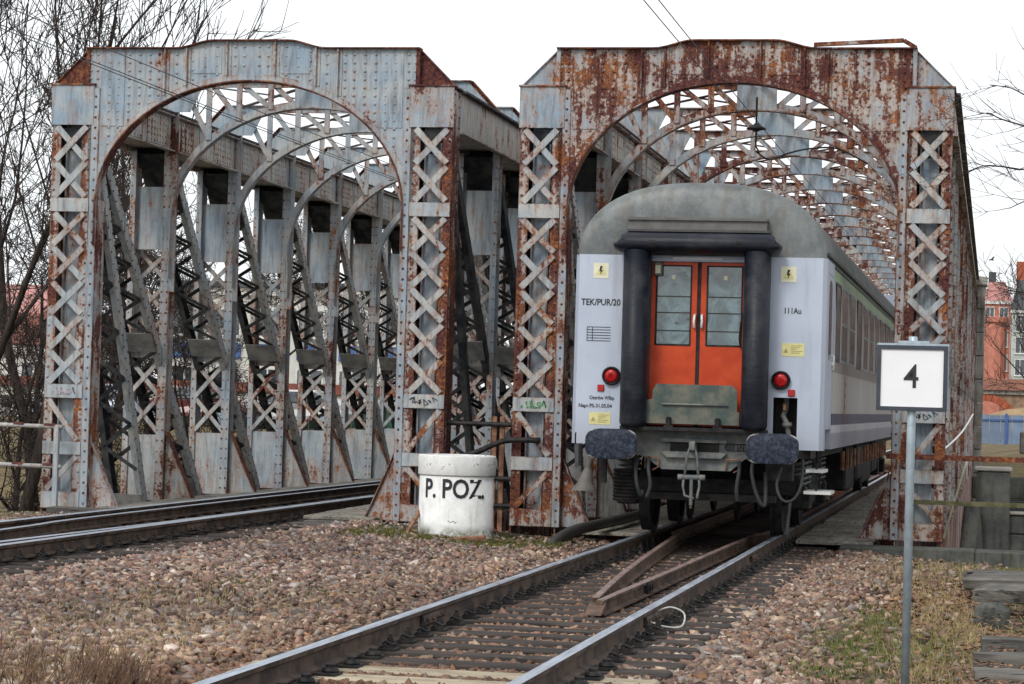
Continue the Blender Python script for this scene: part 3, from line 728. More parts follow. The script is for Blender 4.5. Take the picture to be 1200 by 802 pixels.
def rubber():
    k = NM('creased_black_rubber'); n = k.noise(1, 4, .6, st=(3, 3, 26)); d = k.noise(2.5, 5, .65)
    k.bump(n, .35, .012); return k.done(k.mix(k.rng(d, .45, .75), (.008, .010, .017), (.035, .036, .042)), .45, 0, .25)
M_RUBBER = rubber()
M_RUBBER2 = plain('dark_grey_trim', (.05, .048, .052), .5, .3)
def door_paint():
    k = NM('orange_red_door_paint'); n = k.noise(4, 6, .65); c = k.mix(k.rng(n, .35, .7), (.44, .042, .008), (.56, .068, .015)); c = k.mix(k.rng(k.noise(14, 5, .7), .6, .72, 0, .5), c, (.2, .05, .03)); k.bump(k.noise(6, 2), .06, .02); return k.done(c, .36, 0, .28)
M_DOOR = door_paint()
def glass(name, c, wav=.12, ior=2.0):
    k = NM(name); k.b.inputs['IOR'].default_value = ior; k.bump(k.noise(2.6, 2, .5, dist=1.2), wav, .06)
    n = k.noise(3.0, 4, .55, dist=1.6); return k.done(k.mix(k.rng(n, .42, .6), c, tuple(q*2.4+.01 for q in c)), .06, 0, .6)  # mixes lighter blotches into the glass colour
M_GLASS = glass('blotchy_window_glass', (.035, .066, .075), .16, 1.75); M_GLASS_D = glass('dark_window_glass', (.012, .016, .022), .1, 1.7); M_GLASS_S = glass('reflecting_side_glass', (.04, .036, .034), .1, 1.6)
M_RED = plain('red_lamp_lens', (.42, .010, .012), .25, .35, .4, 0, 0, 30); M_WHITE = plain('white_enamel', (.72, .72, .70), .35, .1, .5, .03); M_YEL = plain('yellow_sticker', (.64, .60, .28), .5, .12, .4, 0); M_CREAM = plain('cream_sticker', (.72, .70, .52), .5, .08, .4, 0); M_INK = plain('black_lettering_paint', (.022, .024, .03), .6, .2, .4, 0)
M_FALL = dark_steel('worn_green_grey_plate', (.055, .08, .074), (.15, .145, .115), .55, 5)
M_REDMARK = plain('faded_red_marking', (.42, .10, .09), .6)
def buffer_mat():
    k = NM('greased_buffer_face'); oc = k.objco(); x = k.sep(oc); r = k.math('MULTIPLY', k.math('POWER', k.math('ADD', k.math('POWER', k.math('ABSOLUTE', k.math('DIVIDE', x[0], .285)), 2.6), k.math('POWER', k.math('ABSOLUTE', k.math('DIVIDE', x[2], .168)), 2.6)), .385), .2)
    n = k.noise(9, 5, .7, vec=oc); r = k.math('ADD', r, k.math('MULTIPLY', k.math('SUBTRACT', n, .5), .05)); f = k.noise(26, 5, .7, vec=oc)
    gr = k.mix(k.rng(f, .4, .7), (.012, .016, .028), (.055, .068, .10)); c = k.mix(k.rng(r, .206, .216), gr, k.mix(k.rng(f, .35, .6), (.30, .29, .26), (.44, .42, .37))); k.bump(f, .3, .01); return k.done(c, .5, 0, .2)
M_BUFFER = buffer_mat()
K = thing('railway_coach', 'pale grey passenger coach with orange-red end doors, standing at the mouth of the right bridge', 'train coach', (XR, 26.95, 0))
LEN = 23.8
def body():
    m = MB()
    # end wall in pieces round the doorway and the lamp-side recess
    m.bb(-1.33, -.56, 0, .05, 1.17, 3.16); m.bb(.56, .85, 0, .05, 1.17, 3.16); m.bb(.85, 1.115, 0, .05, 1.62, 3.16); m.bb(1.115, 1.36, 0, .05, 1.05, 3.16)
    m.bb(-.56, .56, 0, .05, 3.13, 3.16); m.bb(-1.345, -1.2, .0, .05, 1.05, 1.1695)
    # inside of the recess
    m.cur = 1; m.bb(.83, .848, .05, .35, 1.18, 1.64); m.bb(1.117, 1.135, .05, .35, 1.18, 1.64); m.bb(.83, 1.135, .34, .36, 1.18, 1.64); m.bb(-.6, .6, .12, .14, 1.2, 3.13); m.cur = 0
    # chamfered corner posts to the side walls
    m.prism([(-1.33, 1.05), (-1.33, 3.16), (-1.345, 3.16), (-1.345, 1.05)], .0, .05)
    for s in (-1, 1):
        x0 = 1.36 if s > 0 else 1.345
        m.loft([[(s*x0, .0, z), (s*1.40, .12, z), (s*1.40, .30, z), (s*(x0-.03), .30, z)] for z in (1.05, 3.16)])
    return m
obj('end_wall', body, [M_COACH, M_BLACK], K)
def side(s):
    def f():
        m = MB(); prof = [(1.405, 1.05), (1.41, 1.2), (1.41, 2.6), (1.395, 3.0), (1.365, 3.2), (1.30, 3.2), (1.30, 1.05)]
        m.loft([[(s*x, y, z) for x, z in prof] for y in (1.32, LEN)]); return m
    return f
for s in (-1, 1): obj('side_wall', side(s), M_SIDE, K)
# roof: arc section, rounded end cap
def roof():
    m = MB(); n = 36; rings = []
    def sec(y, sc, zt=3.15):
        R = []
        for i in range(n+1):
            a = math.pi*i/n; ca, sa = -math.cos(a), math.sin(a)
            x = 1.385*math.copysign(abs(ca)**.80, ca); z = .84*sa**.92
            R.append((x*(.965+.035*sc), y, zt+z*sc+.0))
        return R
    for t in (0, .12, .25, .4, .55, .68, .79, .88, .95, 1.0):
        a = t*math.pi/2; rings.append(sec(.02+.04*t+.15*(1-math.cos(a))**2.4, math.sin(a)**.85))
    rings += [sec(.33+.3*i, 1.012) for i in range(3)]+[sec(LEN, 1.01)]
    m.loft(rings, cap=False, closed=False); m.add([], []); return m
obj('roof', roof, M_ROOF, K, smooth=True)
m = MB()
for s in (-1, 1): m.bar((s*1.40, .25, 3.215), (s*1.40, LEN, 3.215), Vector((.02, 0, 0)), Vector((0, 0, .018)))
obj('rain_gutter', m, M_RUBBER2, K)
# the other end wall
m = MB(); m.bb(-1.36, 1.36, LEN-.05, LEN, 1.05, 3.9); obj('end_wall', m, M_COACH, K)
m = MB(); m.bb(-1.25, 1.25, .3, LEN, .95, 1.12); obj('underframe', m, M_BLACK, K)
# gangway rubber
for s in (-1, 1):
    m = MB(); R = []
    for z, q in ((1.26, .86), (1.30, 1.0), (3.2, 1.0)): R.append([(s*.665+.148*q*math.cos(a), -.24+.17*q*math.sin(a), z) for a in np.linspace(0, 2*math.pi, 24, endpoint=False)])
    m.loft(R); G_ = obj('gangway_tube', m, M_RUBBER, K, smooth=True)
    m = MB(); m.bb(s*.58-.05, s*.58+.05, -.12, -.002, 1.28, 3.18); obj('backing_strip', m, M_RUBBER2, G_)
m = MB(); R = []
for x, hz, q in ((-.88, .055, .55), (-.865, .09, .85), (-.80, .115, 1), (.80, .115, 1), (.865, .09, .85), (.88, .055, .55)):
    R.append([(x*(1.045 if math.sin(a) < 0 else .96), -.24+.19*q*math.cos(a), 3.285+hz*math.sin(a)) for a in np.linspace(0, 2*math.pi, 20, endpoint=False)])
m.loft(R); GT = obj('gangway_top_tube', m, M_RUBBER, K, smooth=True)
for x in (-.48, .48): obj('clip', MB().bb(x-.035, x+.035, -.436, -.425, 3.27, 3.30), M_BLACK, GT)
obj('top_board', MB().bb(-.78, .78, -.30, 0, 3.405, 3.43), M_RUBBER2, GT)
m = MB(); m.bb(-.80, .74, -.10, .05, 3.445, 3.56); m.bb(-.80, .75, -.13, .02, 3.545, 3.575); obj('gutter_box', m, plain('brown_grey_steel', (.115, .11, .105), .55), K)
# doorway, doors
m = MB(); m.bb(-.555, -.53, -.02, .10, 1.3, 3.13); m.bb(.53, .555, -.02, .10, 1.3, 3.13); m.bb(-.53, .53, -.02, .10, 3.095, 3.128); obj('door_frame', m, M_COACH, K)
m = MB(); m.bb(-.30, .25, -.025, -.005, 3.118, 3.142); obj('door_track', m, M_WHITE, K)
for s in (-1, 1):
    m = MB(); x0, x1 = sorted((s*.022, s*.525)); wx0, wx1 = sorted((s*.09, s*.475))
    m.bb(x0, wx0, .02, .055, 1.28, 3.09); m.bb(wx1, x1, .02, .055, 1.28, 3.09); m.bb(wx0, wx1, .02, .055, 1.28, 2.175); m.bb(wx0, wx1, .02, .055, 3.05, 3.09)
    D = obj('door', m, M_DOOR, K)
    m = MB(); m.bb(wx0, wx1, .036, .042, 2.175, 3.05); obj('window_pane', m, M_GLASS, D)
    m = MB()
    for z in (2.33, 2.53, 2.71): m.bb(wx0, wx1, .026, .034, z-.005, z+.005)
    for x in (wx0, wx1): m.bb(x-.008, x+.008, .012, .036, 2.17, 3.055)
    m.bb(wx0, wx1, .012, .036, 2.165, 2.182); m.bb(wx0, wx1, .012, .036, 3.043, 3.057); obj('window_bars', m, M_BLACK, D)
    m = MB(); m.tube([(s*.04, .02, 2.36), (s*.04, -.02, 2.37), (s*.045, -.03, 2.44), (s*.04, -.02, 2.50), (s*.04, .02, 2.51)], .014, 8); obj('handle', m, M_WHITE, D, smooth=True)
    m = MB(); x = s*.29; m.bb(x-.02, x+.02, .028, .034, 2.90, 2.945); obj('sticker', m, M_CREAM, D)
m = MB(); m.bb(-.02, .02, .03, .06, 1.28, 3.09); obj('door_seal', m, M_BLACK, K)
m = MB(); m.bev(-.50, -.41, -.03, .02, 2.93, 3.09, .01); o_ = obj('lock_box', m, M_GREYSTEEL, K); m = MB(); m.bb(-.488, -.43, -.036, -.031, 2.96, 3.05); obj('label_plate', m, M_CREAM, o_)
m = MB(); m.tube([(.50, -.01, 2.55), (.47, -.02, 2.42), (.46, -.02, 2.25), (.475, -.02, 2.16), (.505, -.02, 2.15)], .008, 6); obj('hanging_cable', m, M_BLACK, K, smooth=True)
# fall plate
m = MB(); m.prism([(-.54, 1.30), (-.54, 1.55), (-.46, 1.57), (-.46, 1.66), (-.42, 1.735), (.42, 1.735), (.475, 1.68), (.475, 1.45), (.50, 1.44), (.50, 1.30)], -.20, -.18); FP = obj('fall_plate', m, M_FALL, K)
m = MB(); m.tube([(-.35, -.22, 1.515), (.37, -.22, 1.515)], .012, 8); m.tube([(-.35, -.22, 1.515), (-.35, -.19, 1.515)], .008, 6); m.tube([(.37, -.22, 1.515), (.37, -.19, 1.515)], .008, 6); obj('grab_rod', m, M_GREYSTEEL, FP, smooth=True)
for x in (-.27, .27): m = MB(); m.lathe([(.03, 0), (.03, .09), (.018, .1)], 10, (x, -.23, 1.275)); m.bb(x-.05, x+.05, -.25, -.17, 1.26, 1.28); obj('hinge', m, M_BLACK, FP)
m = MB(); m.bb(-.80, .80, -.3, 0.1, 1.225, 1.262); obj('step_plate', m, M_BLACK, K)
# headstock
m = MB(); m.prism([(-.78, 1.225), (.74, 1.225), (.74, 1.0), (.60, .97), (.40, .795), (-.36, .795), (-.56, .93), (-.78, .98)], -.02, .02); HS = obj('headstock', m, M_GREYSTEEL, K)
m = MB(); m.bb(-.27, .27, -.032, -.019, .985, 1.10); obj('hook_slot', m, M_BLACK, HS)
m = MB(); m.prism([(-.36, 1.10), (.36, 1.10), (.36, 1.13), (-.36, 1.14)], -.09, -.02); m.prism([(-.36, .985), (-.30, .93), (.30, .93), (.36, .985), (.33, .995), (-.33, .995)], -.09, -.02); obj('slot_frame', m, M_GREYSTEEL, HS)
m = MB(); m.lathe([(.05, -.03), (.06, -.04), (.045, -.05)], 4, (0, 0, 0), 'y'); 
m = MB(); m.tube([(.36, -.024, 1.09), (.58, -.024, 1.09), (.61, -.024, 1.055), (.58, -.024, 1.02), (.36, -.024, 1.02), (.33, -.024, 1.055), (.36, -.024, 1.09)], .007, 5); obj('lettering_outline', m, M_INK, HS)
o_ = obj('lettering', text_mesh('850 kN', .08, bold=.003, squeeze=.85), M_INK, HS, (.345, -.0225, 1.027))
# buffers
def mk_buf():
    m = MB(); n = 40; P = []
    def rr(sc, y, bulge=0):
        R = []
        for i in range(n):
            a = 2*math.pi*i/n; ca, sa = math.cos(a), math.sin(a); x = .285*math.copysign(abs(ca)**.5, ca); z = .168*math.copysign(abs(sa)**.5, sa); R.append((x*sc, y, z*sc))
        return R
    m.loft([rr(1, .03), rr(1, 0), rr(.96, -.012), rr(.6, -.022), rr(.2, -.026), rr(.02, -.0265)]); return m
for s in (-1, 1):
    b_ = obj('buffer', mk_buf, M_BUFFER, K, (s*.885, -.36, 1.06), key='buffer', smooth=False)
    m = MB(); m.lathe([(.085, .031), (.085, .25)], 20, (0, 0, 0), 'y'); m.lathe([(.125, .2), (.125, .40), (.16, .40), (.16, .44)], 20, (0, 0, 0), 'y'); obj('buffer_shank', m, M_BLACK, b_)
# hook and screw coupling
m = MB(); m.prismx([(-.02, 1.09), (-.16, 1.09), (-.24, 1.12), (-.30, 1.09), (-.29, 1.02), (-.23, .99), (-.23, 1.03), (-.18, 1.04), (-.14, 1.0), (-.02, 1.0)], -.03, .03); HK = obj('coupling_hook', m, M_GREYSTEEL, K)
m = MB()
for s in (-1, 1): m.tube([(s*.02, -.235, 1.06), (s*.055, -.24, .95), (s*.075, -.24, .73)], .015, 8)
m.tube([(-.12, -.24, .72), (.12, -.24, .72)], .028, 10); m.lathe([(.032, -.03), (.032, .03)], 8, (-.12, -.24, .72), 'x'); m.lathe([(.032, -.03), (.032, .03)], 8, (.12, -.24, .72), 'x')
obj('screw_link', m, M_GREYSTEEL, HK, smooth=True)
m = MB(); m.tube([(0, -.24, .74), (0, -.24, .38)], [.018, .014], 8)
for z in np.arange(.42, .70, .022): m.lathe([(.018, 0), (.024, .006), (.018, .012)], 8, (0, -.24, z))
for s in (-1, 1): m.tube([(s*.085, -.24, .72), (s*.09, -.25, .62), (s*.07, -.25, .52), (s*.02 + .05, -.25, .49)], .014, 7)
obj('screw_spindle', m, M_GREYSTEEL, HK, smooth=True)
# hoses
H = {'brake_hose': [[(-.62, -.05, .90), (-.63, -.14, .80), (-.61, -.17, .62), (-.57, -.14, .50), (-.56, -.1, .55)], [(-.50, -.05, .92), (-.49, -.15, .80), (-.46, -.18, .62), (-.50, -.16, .48)],
     [(.50, -.05, .90), (.51, -.14, .80), (.49, -.18, .62), (.50, -.16, .47)], [(.66, -.05, .95), (.65, -.16, .80), (.70, -.18, .58), (.77, -.16, .44), (.80, -.1, .48), (.79, -.05, .8)]],
     'heating_cable': [[(.97, -.1, .86), (.93, -.2, .68), (.97, -.24, .54), (1.05, -.25, .49), (1.14, -.24, .54), (1.20, -.2, .70), (1.20, -.12, .95)], [(1.07, -.05, .5), (1.06, -.1, .32), (1.05, -.12, .15), (1.06, -.1, .10)]]}
M_HOSE = plain('grey_rubber_hose', (.032, .034, .037), .6, .3, .25)
for nm, L_ in H.items():
    for p in L_: m = MB(); m.tube(smooth_path(p), .021 if nm == 'brake_hose' else .017, 8); obj(nm, m, M_HOSE, K, smooth=True)
for x in (-.46, .44): obj('hose_bracket', MB().tube([(x-.08, -.05, .80), (x-.08, -.06, .92), (x+.06, -.06, .93), (x+.07, -.05, .82), (x, -.06, .78)], .010, 6), M_RUSTBAR, K, smooth=True)
m = MB(); m.bev(.78, 1.08, .02, .3, .70, .90, .01); obj('junction_box', m, M_BLACK, K)
m = MB(); m.bb(-.85, .85, .55, .75, .44, .52); obj('brake_beam', m, M_BLACK, K)
# horn-shaped cup under the left buffer, with arm
m = MB(); m.lathe([(.035, 0), (.035, .10), (.055, .14), (.09, .27), (.135, .33), (.14, .35), (.12, .35)], 20, (0, 0, 0)); m.v = [(-1.16-(x)*1.0-(z)*.18, y-.05, .88-z) for x, y, z in m.v]; obj('jacking_cup', m, plain('worn_dark_steel', (.11, .10, .09), .6), K)
obj('bracket', MB().bb(-1.06, -.98, -.03, .05, .62, .95), M_BLACK, K); obj('bracket', MB().bb(-1.30, -1.27, 0, .03, .80, 1.05), M_BLACK, K)
# steps by the right-hand door
for z, x0, x1 in ((.80, 1.20, 1.40), (.56, 1.18, 1.48)):
    m = MB(); m.bb(x0, x1, .35, 1.0, z, z+.035); obj('step', m, M_WHITE, K)
for y in (.42, .95): obj('step_bracket', MB().bb(1.30, 1.325, y, y+.03, .55, 1.1), M_BLACK, K)
# recess fittings
m = MB(); m.lathe([(.03, 0), (.03, .12)], 10, (.98, .2, 1.50)); m.tube([(.98, .2, 1.5), (.95, .16, 1.42), (1.0, .12, 1.33), (1.02, .14, 1.2)], .03, 8); m.lathe([(.05, 0), (.06, .02), (.05, .05)], 12, (1.0, .12, 1.30)); obj('electric_socket', m, M_GREYSTEEL, K)
m = MB(); m.bev(.95, .985, .1, .16, 1.48, 1.56, .004); obj('socket_tag', m, M_RUSTBAR, K)
# lamps
for s, x in ((-1, -.95), (1, .93)):
    m = MB(); m.lathe([(.104, -.002), (.104, -.045), (.090, -.055), (.078, -.035), (.0, -.03)], 28, (x, 0, 1.81), 'y'); Lm = obj('tail_lamp', m, M_BLACK, K)
    m = MB(); m.lathe([(.074, -.037), (.07, -.046), (.045, -.054), (.0, -.057)], 24, (x, 0, 1.81), 'y'); obj('lens', m, M_RED, Lm, smooth=True)
    m = MB(); m.bev(x+s*.118-.038, x+s*.118+.038, -.02, -.001, 1.635, 1.71, .006); obj('reflector', m, M_RED, K)
# stickers and lettering on the end wall
def sticker(x0, x1, z0, z1, mat):
    m = MB(); m.bb(x0, x1, -.004, -.001, z0, z1); return obj('sticker', m, mat, K)
def bolt_sign(x, z, r, S):
    m = MB(); a = r
    P = [(x-a, z-a*.75), (x+a, z-a*.75), (x, z+a)]
    m.prism(P, -.0065, -.0055); o = obj('triangle', m, M_YEL, S)
    m = MB(); m.prism([(x-.012, z+.05), (x+.016, z+.05), (x+.002, z+.005), (x+.02, z+.005), (x-.012, z-.05), (x-.004, z-.01), (x-.02, z-.01)], -.0085, -.0075); obj('lightning_bolt', m, M_INK, S)
for x, z in ((-1.10, 2.98), (.985, 2.975)):
    S = sticker(x-.085, x+.085, z-.085, z+.085, M_CREAM); bolt_sign(x, z, .062, S)
for x0, x1, z0, z1 in ((-1.19, -.95, 1.265, 1.40), (.93, 1.175, 2.075, 2.22)):
    S = sticker(x0, x1, z0, z1, M_YEL); m = MB()
    for i in range(5): m.bb(x0+.10, x1-.02-.03*(i % 3), -.0062, -.0052, z1-.03-i*.02, z1-.024-i*.02)
    m.prism([(x0+.02, z0+.04), (x0+.07, z0+.04), (x0+.045, z0+.09)], -.0062, -.0052); obj('print', m, plain('brown_print', (.35, .28, .12)), S)
for txt, x, z, size, sq, bd in (('TEK/PUR/20', -1.315, 2.595, .10, .86, .0015), ('111Au', .938, 2.545, .09, .82, .0015), ('Ostr\u00f3w Wlkp', -1.195, 1.545, .058, .85, .0008), ('Napr.PS-31.05.04', -1.315, 1.455, .058, .92, .0008)):
    obj('lettering', text_mesh(txt, size, squeeze=sq, bold=bd), M_INK, K, (x, -.0035, z))
m = MB()
for i in range(6): z = 2.35-i*.0305; m.bb(-1.24, -.975, -.004, -.001, z-.0035, z+.0035)
for x in (-1.24, -1.18): m.bb(x-.0035, x+.0035, -.0045, -.0015, 2.197, 2.35)
obj('table_marking', m, M_INK, K)
# side doors and windows
for s in (-1, 1):
    X = s*1.40
    def dm():
        m = MB(); m.bb(min(X-s*.07, X-s*.004), max(X-s*.07, X-s*.004), .36, 1.28, 1.28, 3.02); m.bb(min(X-s*.1, X-s*.0), max(X-s*.1, X-s*.0), .30, .36, 1.05, 3.16); m.bb(min(X-s*.1, X), max(X-s*.1, X), 1.28, 1.32, 1.05, 3.18); m.bb(min(X-s*.1, X), max(X-s*.1, X), .36, 1.28, 3.02, 3.16); return m
    D = obj('side_door', dm(), M_COACH, K)
    xg = X-s*.003; m = MB(); P = [(.55+.22*math.cos(a)*1.0+.27, (2.86 if math.sin(a) > 0 else 2.16)+.1*math.sin(a)) for a in np.linspace(0, 2*math.pi, 24, endpoint=False)]
    m.prismx(P, min(xg, xg+s*.004), max(xg, xg+s*.004)); obj('door_window', m, M_GLASS_D, D)
    m = MB(); m.tube([(X-s*.02, 1.2, 1.95), (X+s*.02, 1.2, 1.96), (X+s*.02, 1.2, 2.12), (X-s*.02, 1.2, 2.13)], .012, 8); m.box((X+s*.005, 1.2, 2.02), (.03, .06, .04)); obj('handle', m, M_WHITE, D, smooth=True)
    wins = [(1.62, 2.42, True)]+[(2.68+1.71*i, 3.86+1.71*i, i in (2, 7)) for i in range(12)]
    for (ya, yb, dk) in wins:
        if yb > LEN-.6: continue
        def fr():
            m = MB(); x0, x1 = sorted((X+s*.004, X+s*.015))
            for a, b, c, d in ((ya, yb, 2.06, 2.10), (ya, yb, 2.945, 2.985), (ya, ya+.05, 2.10, 2.945), (yb-.05, yb, 2.10, 2.945)): m.bb(x0, x1, a, b, c, d)
            if not dk: m.bb(x0, x1, ya+.05, yb-.05, 2.515, 2.55)
            return m
        W = obj('side_window', fr(), M_RUBBER2 if dk else M_WFRAME, K)
        x0, x1 = sorted((X+s*.0105, X+s*.0125))
        obj('pane', MB().bb(x0, x1, ya+.05, yb-.05, 2.55 if not dk else 2.10, 2.945), M_GLASS_S if not dk else M_GLASS_D, W)
        if not dk: obj('pane', MB().bb(x0, x1, ya+.05, yb-.05, 2.10, 2.515), M_GLASS_D, W)
    m = MB(); x0, x1 = sorted((X+s*.011, X+s*.013))
    m.bb(x0, x1, 3.55, 3.70, 1.36, 1.92); [m.bb(x0, x1, 3.70, 3.86, z, z+.04) for z in (1.38, 1.52, 1.66, 1.80)]; obj('vehicle_number', m, M_REDMARK, K)
# bogies
def wheel():
    m = MB(); m.lathe([(.0, -.065), (.10, -.08), (.11, -.05), (.38, -.03), (.40, -.062), (.455, -.062), (.46, .05), (.49, .06), (.49, .078), (.40, .078), (.38, .02), (.10, .05), (.0, .05)], 36, (0, 0, 0), 'x'); return m
for yb in (2.05+1.25, 2.05+1.25+17.2):

    m = MB()
    for s in (-1, 1):
        m.bb(s*1.0-.05, s*1.0+.05, yb-1.75, yb+1.75, .52, .70); m.bb(s*1.0-.07, s*1.0+.07, yb-.5, yb+.5, .36, .6)
        for yy in (-1.25, 1.25): m.bev(s*1.02-.13, s*1.02+.13, yb+yy-.15, yb+yy+.15, .32, .60, .02)
    m.bb(-1.0, 1.0, yb-.25, yb+.25, .55, .85); m.bb(-1.0, 1.0, yb-1.8, yb-1.7, .50, .66); m.bb(-1, 1, yb+1.7, yb+1.8, .5, .66)
    Bo = obj('bogie', m, M_BLACK, K)
    for yy in (-1.25, 1.25):
        m = MB(); m.lathe([(.075, -.85), (.075, .85)], 14, (0, yb+yy, .46), 'x'); m.lathe([(.3, -.3), (.3, -.26)], 20, (0, yb+yy, .46), 'x'); m.lathe([(.3, .26), (.3, .3)], 20, (0, yb+yy, .46), 'x'); obj('axle', m, M_BLACK, Bo)
        for s in (-1, 1):
            wm = wheel()
            if s > 0: wm.v = [(-x, y, z) for x, y, z in wm.v]; wm.f = [tuple(reversed(f)) for f in wm.f]
            wm.v = [(x+s*.775, y+yb+yy, z+.468) for x, y, z in wm.v]; obj('wheel', wm, M_BLACK, Bo, smooth=False)
            for q in (-.25, .25):
                m = MB(); pts = [(s*1.02+.085*math.cos(t), yb+yy+q*1.25+.085*math.sin(t), .58+.3*t/(2*math.pi*5)) for t in np.linspace(0, 2*math.pi*5, 60)]; m.tube(pts, .019, 6); obj('coil_spring', m, M_GREYSTEEL, Bo, smooth=True)
# big spring pot seen at the left below the buffer
m = MB()
for i in range(9): m.lathe([(.135, 0), (.15, .018), (.135, .036)], 20, (-.80, .28, .42+i*.04))
obj('spring_pot', m, M_BLACK, K)
for i, (y0, y1, x0, x1, z0) in enumerate(((6.2, 8.2, .5, 1.3, .42), (8.6, 10.0, .6, 1.32, .5), (10.4, 13, .4, 1.3, .4), (13.4, 15.2, .6, 1.3, .5))):
    m = MB(); m.bev(x0, x1, y0, y1, z0, 1.0, .03); obj('equipment_box', m, M_BLACK, K)
for y in np.arange(5.2, 18, .9): obj('hanger_bolt', lambda: MB().lathe([(.03, 0), (.03, .25)], 8), M_RUSTBAR, K, (1.31, y, .72), key='hangb')
# ================================================================== concrete well "P. POZ."
def white_conc():
    k = NM('chipped_whitewashed_concrete'); n = k.noise(5, 6, .7); f = k.noise(30, 5, .7); z = k.sep(k.pos())[2]
    c = k.mix(k.rng(n, .3, .7), (.60, .60, .59), (.76, .76, .74)); chip = k.rng(k.math('ADD', k.math('MULTIPLY', n, .5), k.math('MULTIPLY', f, .5)), .565, .60)
    ringz = k.math('MULTIPLY', k.rng(z, .62, .72), chip); c = k.mix(ringz, c, (.20, .20, .19)); c = k.mix(k.math('MULTIPLY', k.rng(k.noise(1, 5, .6, st=(12, 12, 1.5)), .55, .72), .45), c, (.32, .31, .29))
    c = k.mix(k.math('MULTIPLY', k.rng(z, .06, -.08), k.rng(n, .35, .6)), c, (.10, .11, .06)); k.bump(k.math('ADD', f, n), .35, .012); return k.done(c, .85, 0, .3)
WX, WY, WR = -6.21, 28.38, .448
W = thing('concrete_well', 'white-painted concrete well ring with black lettering, standing between the two bridge portals', 'well', (WX, WY, -.17))
M_WELL = white_conc()
obj('shaft', MB().lathe([(WR-.03, -.1), (WR+.035, 0), (WR+.03, .06), (WR-.006, .11), (WR-.008, .80)], 64), M_WELL, W, smooth=True)
obj('rim_ring', MB().lathe([(WR+.006, .775), (WR+.012, .785), (WR+.013, .995), (WR+.004, 1.01), (WR-.06, 1.014), (WR-.07, .98)], 64), M_WELL, W, smooth=True)
obj('lid', MB().lathe([(WR-.065, .90), (WR-.065, .985), (0, .99)], 48), M_CONC_TOP, W)
def wrap_text(txt, size, rad, ang0, z, sq, bold):
    me = text_mesh(txt, size, .002, squeeze=sq, bold=bold); co = np.zeros(len(me.vertices)*3); me.vertices.foreach_get('co', co); co = co.reshape(-1, 3)
    wdt = co[:, 0].max()-co[:, 0].min(); a = ang0+(co[:, 0]-co[:, 0].min()-wdt/2)/rad; r = rad+.0035-co[:, 1]
    me.vertices.foreach_set('co', np.stack([r*np.sin(a), -r*np.cos(a), z+co[:, 2]], 1).ravel()); me.update(); return me
obj('lettering', wrap_text('P. POZ.', .31, WR-.007, .15, .52, .80, .006), M_INK, W)
m = MB(); rr = random.Random(2)
pts = [(.1+i*.018, .19+rr.uniform(-.008, .008)+.01*math.sin(i)) for i in range(14)]
for a, b in zip(pts[:-1], pts[1:]):
    A = [Vector(((WR-.004)*math.sin(t-.1), -(WR-.004)*math.cos(t-.1), z+.05)) for t, z in (a, b)]; m.tube(A, .0025, 4)
obj('crack', m, M_INK, W)
# loose iron bars around the well
tag(obj('iron_bar', MB().xbar((-6.66, 27.7, -.12), (-6.50, 29.5, .85), .05, .03, (1, 0, 0)), M_RUSTBAR), 'rusty iron bar leaning behind the left edge of the white well', 'bar')
m = MB(); m.bev(-.30, .30, -.05, .05, -.035, .035, .008); o = obj('wood_offcut', m, M_RUSTBAR, None, (-5.98, 27.6, -.12)); o.rotation_euler = (0, -.10, .42); tag(o, 'reddish-brown wood offcut lying at the foot of the white well', 'wood')
# ================================================================== number sign
S = thing('number_sign', 'white square sign with a black 4 on a grey tube post', 'sign', (-.50, 15.54, -.21), -.03)
M_GALV = plain('galvanised_steel', (.36, .43, .48), .42, .2, .5, .08, .35, 14)
obj('post', MB().lathe([(.027, -.1), (.027, 2.175), (.022, 2.182), (.0, 2.184)], 20), M_GALV, S, smooth=True)
obj('sign_panel', MB().bb(-.205, .205, -.052, -.042, 1.735, 2.115), plain('white_sign_face', (.80, .80, .82), .4, .04, .4, .02, 0, 3), S, (0, 0, 0))
m = MB()
for a, b, c, d in ((-.218, .218, 2.10, 2.125), (-.218, .218, 1.718, 1.742), (-.218, -.193, 1.742, 2.10), (.193, .218, 1.742, 2.10)): m.bb(a, b, -.062, -.036, c, d)
obj('frame', m, plain('dark_slate_paint', (.035, .042, .06), .45), S)
m = MB(); m.bb(-.22, .222, -.036, .012, 1.715, 2.138); obj('backing_box', m, M_GALV, S)
m = MB(); m.bb(-.09, .10, -.03, .034, 2.139, 2.155); m.bb(-.05, .06, -.032, .036, 1.80, 1.83); obj('clamp', m, M_GALV, S)
obj('numeral', text_mesh('4', .21, bold=.001, squeeze=.92), M_INK, S, (-.052, -.0545, 1.862))
# ================================================================== abutment, kerb, concrete
obj('abutment_wall', MB().bb(-12.6, 2.6, 29.35, 29.84, -4, -.235), M_CONC, kind='structure')
kb = thing('abutment_kerb', 'dark mossy concrete kerb in front of the right post of the right bridge', 'kerb', (0, 0, 0))
rr = random.Random(4); x = -1.74; i = 0
while x < 2.4:
    ln = rr.uniform(.75, 1.0); o = obj('kerb_block', (lambda l: MB().bev(0, l, 0, .62, -.34, 0, .012))(ln-.008), M_CONC, kb, (x, 29.12+rr.uniform(-.012, .012), -.10+rr.uniform(-.006, .006))); o.rotation_euler.z = rr.uniform(-.006, .006); x += ln
ob = thing('concrete_pedestal', 'mossy dark concrete block standing beyond the kerb to the right of the bridge', 'concrete block', (.02, 31.2, 0))
obj('block', MB().bev(-.20, .21, -.3, .3, -.3, .80, .02), M_CONC, ob); obj('top_slab', MB().bev(-.23, .23, -.32, .32, .80, .85, .012), M_CONC_TOP, ob)
